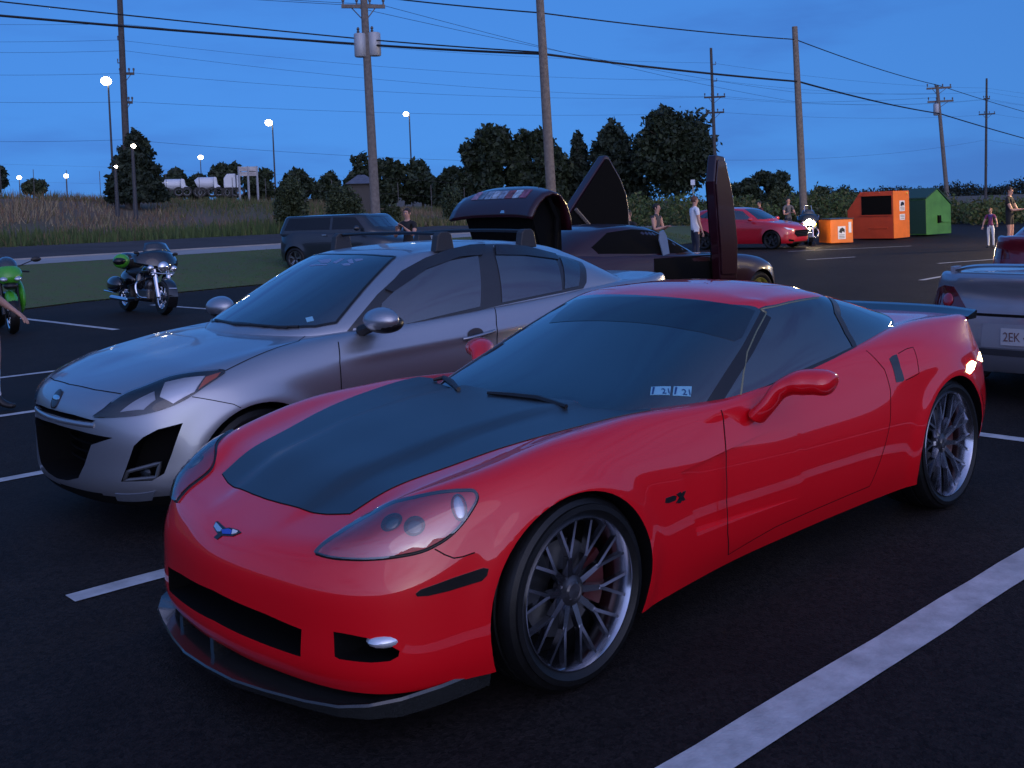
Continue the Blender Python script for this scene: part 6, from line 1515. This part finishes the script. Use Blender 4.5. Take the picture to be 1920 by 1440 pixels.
# ------------------------------------------------------------------ motorcycles
M_GBLK = mat('gloss_black_paint', (.006, .007, .009), .12, coat=1.0)
M_LIME = mat('lime_green', (.06, .33, .02), .35, coat=.6)
M_ENG = mat('engine_metal', (.10, .10, .11), .35, metal=.8)
def egg(o, name, c, r, m, rot=0.0, nu=18, nv=12, cut=None):
    w = MB(); w.ball((0, 0, 0), r, nu, nv); ca, sa = math.cos(rot), math.sin(rot); V = []
    for p in w.v:
        x, z = p[0] * ca + p[2] * sa, -p[0] * sa + p[2] * ca
        if cut: x, y_, z = cut(x, p[1], z); V.append((c[0] + x, c[1] + y_, c[2] + z))
        else: V.append((c[0] + x, c[1] + p[1], c[2] + z))
    w.v = V; return w.build(name, m, o, True, 60)
def moto_wheel(o, x, r, w_, rim, spokes=8):
    wh = bpy.data.objects.new('wheel', None); link(wh, o); wh.location = (x, 0, r)
    lathe_y([(rim, -w_ * .4), (rim + .01, -w_ * .5), (r - .03, -w_ * .5), (r, -w_ * .15), (r, w_ * .15), (r - .03, w_ * .5), (rim + .01, w_ * .5), (rim, w_ * .4)], 32).build('tyre', M_RUBBER, wh, True, 40)
    lathe_y([(rim + .005, -w_ * .4), (rim - .02, -w_ * .3), (rim - .02, w_ * .3), (rim + .005, w_ * .4)], 32).build('rim', M_CHROME, wh, True, 40)
    sp = MB()
    for i in range(spokes):
        a = 2 * math.pi * i / spokes; sp.tube([(.03 * math.cos(a), 0, .03 * math.sin(a)), ((rim - .01) * math.cos(a), 0, (rim - .01) * math.sin(a))], .011, 6)
    sp.build('spokes', M_CHROME, wh)
    lathe_y([(.001, -.05), (.05, -.05), (.05, .05), (.001, .05)], 16).build('hub', M_ENG, wh, True, 30)
    lathe_y([(.05, .065), (.14, .065), (.14, .07), (.05, .07)], 24).build('brake_disc', M_CHROME, wh, True, 30)
def bar(o, name, pts, r, m, n=8): w = MB(); w.tube(pts, r, n); return w.build(name, m, o, True)
def touring_bike(loc, rz, label, lit=False, lean=0.0):
    o = empty('touring_motorcycle', loc, rz); o.scale = (.94, .94, .94); tag(o, label, 'motorcycle'); o.rotation_euler = (lean, 0, rz)
    moto_wheel(o, .82, .325, .13, .21); moto_wheel(o, -.80, .315, .17, .20)
    for s in (1, -1):
        bar(o, 'fork_leg', [(.82, s * .115, .33), (.66, s * .125, .72), (.56, s * .12, .98)], [.036, .040, .034], M_CHROME)
        bar(o, 'crash_bar', spline([(.38, s * .16, .30), (.42, s * .33, .34), (.38, s * .36, .56), (.32, s * .16, .66)], 16), .018, M_CHROME)
        egg(o, 'saddlebag', (-.72, s * .30, .52), (.30, .12, .165), M_GBLK)
        bar(o, 'saddlebag_trim', [(-.98, s * .40, .40), (-.5, s * .42, .38)], .014, M_CHROME)
        bar(o, 'exhaust', [(.15, s * .16, .30), (-.2, s * .24, .24), (-.95, s * .27, .27)], [.03, .04, .045], M_CHROME)
        egg(o, 'cylinder', (.10 + s * .10, 0, .52), (.11, .13, .15), M_ENG, s * .4)
        bar(o, 'mirror_stem', [(.40, s * .30, 1.06), (.38, s * .36, 1.12)], .008, M_BLACK); egg(o, 'mirror', (.37, s * .37, 1.14), (.02, .05, .03), M_BLACK)
        egg(o, 'auxiliary_lamp', (.66, s * .215, .86), (.055, .062, .062), mat('aux_glass', (.75, .76, .78), .1, metal=.9))
        egg(o, 'turn_signal', (.68, s * .17, .74), (.03, .035, .035), M_CHROME)
        egg(o, 'leg_shield', (.30, s * .24, .62), (.05, .09, .17), M_GBLK)
        bar(o, 'floorboard', [(.28, s * .30, .28), (-.05, s * .30, .27)], .035, M_BLACK)
    w = MB(); arc = []
    for i in range(11):
        a = -.5 + 2.0 * i / 10
        for y in (-.085, -.05, .05, .085): arc.append((.82 + .365 * math.cos(a), y, .325 + (.365 - (.03 if abs(y) > .06 else 0)) * math.sin(a)))
    w.add(arc, [(i * 4 + k, i * 4 + k + 1, i * 4 + k + 5, i * 4 + k + 4) for i in range(10) for k in range(3)]); w.build('front_fender', M_GBLK, o, True); bar(o, 'fender_trim', [(1.13, -.07, .50), (1.14, .07, .50)], .012, M_CHROME)
    egg(o, 'headlight', (.70, 0, .89), (.085, .105, .105), mat('head_glass', (.8, .82, .85), .08, metal=.9) if not lit else mat('headlight_lit', (1, .9, .7), .4, emit=(1, .80, .48), estr=60))
    bar(o, 'lamp_bar', [(.68, -.22, .78), (.72, 0, .76), (.68, .22, .78)], .012, M_CHROME)
    # batwing fairing: a swept shell
    V = []; F = []; ny, nz = 17, 7
    for i in range(ny):
        t = -1 + 2 * i / (ny - 1); y = t * .42
        for k in range(nz):
            f = k / (nz - 1); zlo = .84 + .10 * abs(t) ** 1.5; zhi = 1.20 - .10 * abs(t) ** 2.2; z = zlo + (zhi - zlo) * f
            x = .70 - .30 * abs(t) ** 2.2 - .16 * f + .05 * math.sin(math.pi * f); V.append((x, y, z))
    for i in range(ny - 1):
        for k in range(nz - 1): F.append((i * nz + k, (i + 1) * nz + k, (i + 1) * nz + k + 1, i * nz + k + 1))
    fo_ = np_mesh('fairing', V, F, M_GBLK, o, True); fo_.modifiers.new('s', 'SOLIDIFY').thickness = .03
    V = []; F = []
    for i in range(9):
        t = -1 + i / 4
        for k in range(4): f = k / 3; V.append((.53 - .10 * abs(t) ** 2 - .11 * f, t * .27 * (1 - .25 * f), 1.19 - .03 * t * t + .17 * f))
    for i in range(8):
        for k in range(3): F.append((i * 4 + k, i * 4 + 4 + k, i * 4 + 5 + k, i * 4 + 1 + k))
    wo_ = np_mesh('windscreen', V, F, mat('smoked_screen', (.02, .024, .03), .08, coat=1), o, True); wo_.modifiers.new('s', 'SOLIDIFY').thickness = .006
    egg(o, 'fuel_tank', (.20, 0, .80), (.32, .17, .15), M_GBLK, -.08); egg(o, 'seat', (-.32, 0, .76), (.40, .19, .10), M_BLACK, .05); egg(o, 'rear_fender', (-.80, 0, .62), (.34, .13, .20), M_GBLK)
    egg(o, 'tour_pack', (-.88, 0, .98), (.22, .27, .17), M_GBLK); egg(o, 'backrest', (-.62, 0, .98), (.06, .20, .14), M_BLACK)
    w = MB(); w.box((.06, 0, .36), (.52, .24, .24)); w.build('engine_case', M_ENG, o, bevel=.05); bar(o, 'frame_tube', [(.60, 0, .90), (.30, 0, .62), (.30, 0, .24), (-.5, 0, .26)], .03, M_BLACK)
    bar(o, 'handlebar', spline([(.22, -.40, 1.02), (.36, -.30, 1.06), (.44, 0, 1.02), (.36, .30, 1.06), (.22, .40, 1.02)], 20), .014, M_CHROME); bar(o, 'side_stand', [(.0, .12, .28), (.05, .30, .02)], .014, M_BLACK)
    return o
tb = touring_bike((-5.60, -15.85, 0), R(90), 'black touring motorcycle with three chrome headlamps by the lawn', lean=R(-5))
# helmet hanging from it
hm = empty('helmet', (-5.30, -16.05, .95)); tag(hm, 'lime green and dark helmet hung on the black touring motorcycle', 'helmet')
egg(hm, 'shell', (0, 0, 0), (.14, .12, .13), M_LIME); egg(hm, 'visor', (.05, .05, .0), (.11, .10, .07), M_TRIM)
# lit bike beside the red hatchback
lb = touring_bike((-30.2, -18.0, 0), R(38), 'dark motorcycle with its headlamp lit beside the small orange box', lit=True)
bar(lb, 'tall_windscreen', [(.45, -.15, 1.2), (.30, -.12, 1.50), (.30, .12, 1.50), (.45, .15, 1.2)], .012, M_CHROME)
egg(lb, 'amber_signal', (.70, .20, .80), (.05, .05, .05), mat('amber_lit', (1, .6, .1), .4, emit=(1, .5, .05), estr=12))
pl = bpy.data.lights.new('headlamp_beam', 'POINT'); pl.energy = 14; pl.color = (1, .75, .45); pl.shadow_soft_size = .08
po = bpy.data.objects.new('headlamp_beam', pl); link(po, lb); po.location = (.95, 0, .90)
# green sport bike at the left edge
sb = empty('sport_motorcycle', (-3.06, -15.05, 0), R(82)); tag(sb, 'green and black sport motorcycle at the left edge of the photo', 'motorcycle')
moto_wheel(sb, .70, .30, .12, .215, 6); moto_wheel(sb, -.70, .31, .18, .215, 6)
for s in (1, -1):
    bar(sb, 'fork_leg', [(.70, s * .10, .30), (.52, s * .11, .72), (.44, s * .11, .90)], [.032, .028, .026], M_BLACK)
    def swp(x, y, z): return (x, y + s * 0, z)
    egg(sb, 'side_fairing', (.30, s * .17, .55), (.38, .075, .26), M_LIME, .25); egg(sb, 'lower_fairing', (.12, s * .14, .32), (.36, .07, .14), M_BLACK, .1)
    egg(sb, 'headlight', (.76, s * .095, .84), (.06, .055, .035), mat('head_glass2', (.55, .60, .66), .12, metal=.6), .3)
    bar(sb, 'mirror_stem', [(.55, s * .15, 1.02), (.52, s * .36, 1.10)], .008, M_BLACK); egg(sb, 'mirror', (.50, s * .40, 1.11), (.02, .075, .04), M_BLACK)
egg(sb, 'nose_fairing', (.58, 0, .90), (.22, .19, .15), M_LIME, .35); egg(sb, 'air_scoop', (.72, 0, .73), (.10, .10, .06), M_BLACK)
egg(sb, 'windscreen', (.50, 0, 1.02), (.20, .14, .12), mat('sport_screen', (.03, .035, .04), .08, coat=1), .6); egg(sb, 'front_fender', (.72, 0, .55), (.22, .085, .08), M_LIME, .4)
egg(sb, 'fuel_tank', (.12, 0, .86), (.28, .17, .13), M_LIME, .1); egg(sb, 'seat', (-.32, 0, .84), (.26, .14, .06), M_BLACK, -.15); egg(sb, 'tail', (-.62, 0, .95), (.28, .12, .07), M_LIME, -.3)
w = MB(); w.box((.0, 0, .45), (.5, .22, .3)); w.build('engine_case', M_ENG, sb, bevel=.05); bar(sb, 'swingarm', [(-.1, .09, .42), (-.70, .09, .31)], .035, M_ENG); bar(sb, 'exhaust', [(.2, -.12, .25), (-.3, -.16, .30), (-.75, -.18, .52)], [.03, .035, .055], M_ENG)
bar(sb, 'handlebar', [(.36, -.32, .92), (.44, 0, .96), (.36, .32, .92)], .014, M_BLACK)
# ------------------------------------------------------------------ people: one skinned body each
M_SKIN = mat('skin', (.50, .27, .20), .55); M_HAIRD = mat('dark_hair', (.02, .014, .010), .6)
def person(label, loc, rz, H, shirt, pants, arms, legs=None, hair=M_HAIRD, sleeve=.5, shorts=False, lean=(0, 0), hat=None, shoe=(.01, .01, .012), sock=None, hands=True, hem=.0, skin=M_SKIN, turn=0.0, cat='person'):
    """arms: {side: (elbow xyz, hand xyz)} relative to a 1.75 m figure facing +x, y to its left"""
    o = empty('person', loc, rz); tag(o, label, cat); k = H / 1.75
    V = []; E = []; Rr = []; part = []
    def v(p, r, tagp, parent=None):
        V.append(tuple(np.array(p, float) * k)); Rr.append((r[0] * k, r[1] * k) if isinstance(r, tuple) else (r * k, r * k)); part.append(tagp)
        if parent is not None: E.append((parent, len(V) - 1))
        return len(V) - 1
    lx, ly = lean
    pel = v((0, 0, .97), (.13, .10), 'hip'); ab = v((lx * .3, ly * .3, 1.12), (.14, .105), 'torso', pel); ch = v((lx * .7, ly * .7, 1.32), (.165, .12), 'torso', ab); nk0 = v((lx, ly, 1.46), (.09, .075), 'torso', ch)
    nk = v((lx + .01, ly, 1.525), .052, 'skin', nk0); hd0 = v((lx + .03, ly, 1.60), (.072, .082), 'skin', nk); hd1 = v((lx + .025, ly, 1.68), (.078, .092), 'skin', hd0); hd2 = v((lx + .015, ly, 1.725), (.055, .065), 'skin', hd1)
    for s in (1, -1):
        sh = v((lx * .95, ly * .95 + s * .17, 1.42), .068, 'torso', nk0); el, ha = (np.array(q, float) for q in arms[s]); S0 = np.array([lx * .95, ly * .95 + s * .19, 1.38])
        up = v(S0 * (1 - .35) + el * .35, .052, 'sleeve' if sleeve > .2 else 'skin', sh); e = v(el, .042, 'sleeve' if sleeve > .8 else 'skin', up); f = v(el * .55 + ha * .45, .038, 'sleeve' if sleeve > .8 else 'skin', e); wr_ = v(ha, (.028, .024), 'skin', f)
        if hands:
            d = (ha - el) / np.linalg.norm(ha - el); side = np.cross(d, [0, 0, 1.0]); side = side / (np.linalg.norm(side) + 1e-6); dn = np.cross(side, d)
            pm = v(ha + d * .05, (.040, .018), 'skin', wr_); 
            for i, (off, ln) in enumerate(((-.030, .075), (-.010, .088), (.010, .084), (.029, .066))):
                b0 = v(ha + d * .085 + side * off * 1.0, .0095, 'skin', pm); b1 = v(ha + d * (.085 + ln * .55) + side * off * 1.25 - dn * .010, .0085, 'skin', b0); v(ha + d * (.085 + ln) + side * off * 1.35 - dn * .028, .0072, 'skin', b1)
            t0 = v(ha + d * .035 + side * (-.040), .011, 'skin', wr_); v(ha + d * .075 + side * (-.068) - dn * .01, .009, 'skin', t0)
        lg = (legs or {}).get(s, ((.02, s * .105, .52), (.0, s * .11, .09))); kn, an = (np.array(q, float) for q in lg)
        h = v((0, s * .09, .90), .092, 'hip', pel); th = v(np.array([0, s * .095, .90]) * .45 + kn * .55, .076, 'hip', h); kk = v(kn, .056, 'skin' if shorts else 'hip', th); cf = v(kn * .65 + an * .35 + np.array([-.015, 0, 0]), .056, 'skin' if shorts else 'hip', kk)
        a_ = v(an, .038, 'sock' if sock else ('skin' if shorts else 'hip'), cf); hl = v(an + np.array([-.03, 0, -.045]), .040, 'shoe', a_); ft = v(an + np.array([.10, s * .015, -.055]), (.045, .032), 'shoe', a_); v(an + np.array([.17, s * .02, -.06]), (.036, .024), 'shoe', ft)
    me = bpy.data.meshes.new('body'); me.from_pydata(V, E, []); bo = bpy.data.objects.new('body', me); link(bo, o)
    sk = bo.modifiers.new('skin', 'SKIN'); sk.use_smooth_shade = True; sk.branch_smoothing = .6
    for i, sv in enumerate(me.skin_vertices[0].data): sv.radius = Rr[i]; sv.use_root = (i == 0)
    ss = bo.modifiers.new('sub', 'SUBSURF'); ss.levels = ss.render_levels = 1
    dg = bpy.context.evaluated_depsgraph_get(); dg.update(); nm = bpy.data.meshes.new_from_object(bo.evaluated_get(dg)); bo.modifiers.clear(); bo.data = nm; bpy.data.meshes.remove(me)
    mats = {'skin': skin, 'torso': shirt, 'sleeve': shirt, 'hip': pants, 'sock': mat('white_sock', (.7, .7, .72), .8), 'shoe': mat('shoe_%.2f' % shoe[0], shoe, .5)}
    names = list(mats); nm.materials.clear()
    for n_ in names: nm.materials.append(mats[n_])
    PV = np.array(V); A_ = np.array([PV[a] for a, b in E]); B_ = np.array([PV[b] for a, b in E]) - A_; tg_ = [part[b] for a, b in E]
    C_ = np.empty(len(nm.polygons) * 3); nm.polygons.foreach_get('center', C_); C_ = C_.reshape(-1, 3)
    rel = C_[:, None, :] - A_[None]; tt = np.clip((rel * B_[None]).sum(2) / ((B_ ** 2).sum(1) + 1e-9)[None], 0, 1)
    best = np.linalg.norm(rel - B_[None] * tt[:, :, None], axis=2).argmin(1)
    mi = [names.index('torso' if (tg_[b] == 'hip' and c[2] > (.97 - hem) * k) else tg_[b]) for b, c in zip(best, C_)]
    nm.polygons.foreach_set('material_index', mi); nm.polygons.foreach_set('use_smooth', [True] * len(nm.polygons))
    # head details
    hc = np.array([lx + .025, ly, 1.665]) * k; w = MB(); w.ball(hc + np.array([-.018, 0, .018]) * k, (.098 * k, .084 * k, .092 * k), 16, 12)
    w.v = [p if not (p[0] > hc[0] + .035 * k and p[2] < hc[2] + .045 * k) else (hc[0] + .035 * k, p[1], p[2]) for p in w.v]; w.v = [(p[0], p[1], max(p[2], hc[2] - .05 * k)) for p in w.v]
    w.build('hair', hat or hair, o, True)
    if hat: w = MB(); w.ball(hc + np.array([.10, 0, .045]) * k, (.07 * k, .07 * k, .010 * k), 12, 6); w.build('cap_peak', hat, o, True)
    def dot(nm_, c, r, m_): w = MB(); w.ball(hc + np.array(c) * k, tuple(q * k for q in r), 8, 6); w.build(nm_, m_, o, True)
    dot('nose', (.083, 0, -.025), (.018, .014, .020), skin); dot('mouth', (.070, 0, -.062), (.008, .024, .006), mat('lips', (.30, .12, .10), .5))
    for s in (1, -1): dot('ear', (-.005, s * .078, -.02), (.018, .012, .030), skin); dot('eye', (.070, s * .030, .005), (.010, .013, .007), M_HAIRD)
    return o
def stand(u, D): p = at_dist(u, 400, D); return (p[0], p[1], float(ground_z(p[0], p[1])))
down = {1: ((.02, .25, 1.12), (.06, .26, .86)), -1: ((.02, -.25, 1.12), (.06, -.26, .86))}
phone = {1: ((.10, .24, 1.12), (.28, .10, 1.18)), -1: ((.10, -.24, 1.12), (.28, -.10, 1.18))}
M_BT = mat('black_cotton', (.012, .012, .014), .85); M_WT = mat('white_cotton', (.72, .74, .78), .85); M_JN = mat('dark_denim', (.02, .025, .045), .85); M_GT = mat('grey_cotton', (.10, .10, .11), .85); M_KH = mat('khaki', (.22, .18, .12), .85); M_RT = mat('red_blue_cotton', (.30, .03, .05), .85, noise=.6, nscale=9, col2=(.03, .05, .22))
face_cam = math.atan2(-AX_F[1], -AX_F[0])
person('man in a black sleeveless top looking down beyond the burgundy coupe', stand(1228, 25), face_cam + R(60), 1.64, mat('dark_grey_top', (.05, .05, .06), .85), M_JN, phone, sleeve=0, lean=(.04, 0))
person('man in a white T-shirt seen from the side beyond the coupe', stand(1302, 28), face_cam + R(110), 1.80, M_WT, M_JN, {1: ((.03, .25, 1.12), (.10, .24, .88)), -1: ((.0, -.25, 1.12), (.08, -.24, .90))}, hair=mat('short_hair', (.10, .045, .03), .7), hem=.08)
person('person half hidden behind the coupe beside its far door', stand(1182, 23), face_cam + R(-30), 1.52, M_BT, M_JN, phone, lean=(.10, 0))
person('person whose head shows above the red hatchback roof', stand(1425, 42), face_cam + R(-70), 1.62, mat('dark_red_cotton', (.10, .02, .025), .85), M_JN, down)
person('person in a grey shirt standing behind the lit motorcycle', stand(1478, 41.5), face_cam + R(20), 1.70, M_GT, M_JN, phone)
person('man in black shirt, shorts and cap at the right edge', stand(1893, 33), face_cam + R(50), 1.78, M_BT, mat('black_shorts', (.014, .014, .016), .9), {1: ((.14, .22, 1.10), (.36, .06, 1.12)), -1: ((.14, -.22, 1.10), (.36, -.06, 1.12))}, shorts=True, hat=M_BT, hem=.05)
person('small child in red and blue beside the man in black', stand(1857, 34), face_cam + R(-35), 1.18, M_RT, M_WT, {1: ((.10, .30, 1.12), (.28, .34, 1.02)), -1: ((.10, -.28, 1.10), (.25, -.28, .95))}, hair=mat('fair_hair', (.18, .09, .05), .7))
person('man in a black T-shirt standing beyond the dark boxy wagon', stand(764, 24), face_cam + R(-20), 1.72, M_BT, M_JN, {1: ((.16, .22, 1.16), (.30, .08, 1.34)), -1: ((.16, -.24, 1.14), (.30, -.12, 1.30))})
# man at the left edge: arm, shin and shoe reach into the picture
fp = gp(6, 774); fx_ = math.atan2(AX_R[1], AX_R[0])
elb, hnd = on_plane(-8, 556, 2, 1.04), on_plane(34, 585, 2, .90)
def to_local(p, loc, rz): d = np.array(p) - np.array(loc); c, s = math.cos(-rz), math.sin(-rz); return np.array([d[0] * c - d[1] * s, d[0] * s + d[1] * c, d[2]])
pl0 = np.array([fp[0], fp[1], 0]) - .17 * np.array([math.cos(fx_), math.sin(fx_), 0])
Dh = math.hypot(pl0[0] - CAM_POS[0], pl0[1] - CAM_POS[1])
e_l, h_l = to_local(at_dist(-12, 556, Dh + .25), pl0, fx_ - R(8)), to_local(at_dist(26, 582, Dh + .20), pl0, fx_ - R(8))
person('man at the left edge in khaki shorts reaching out an open hand', tuple(pl0), fx_ - R(8), 1.75, M_GT, M_KH, {1: (tuple(e_l), tuple(h_l)), -1: ((-.05, -.26, 1.12), (.0, -.27, .86))}, legs={1: ((.05, .11, .52), (.03, .12, .10)), -1: ((-.02, -.11, .52), (-.06, -.12, .09))}, shorts=True, sock=True)
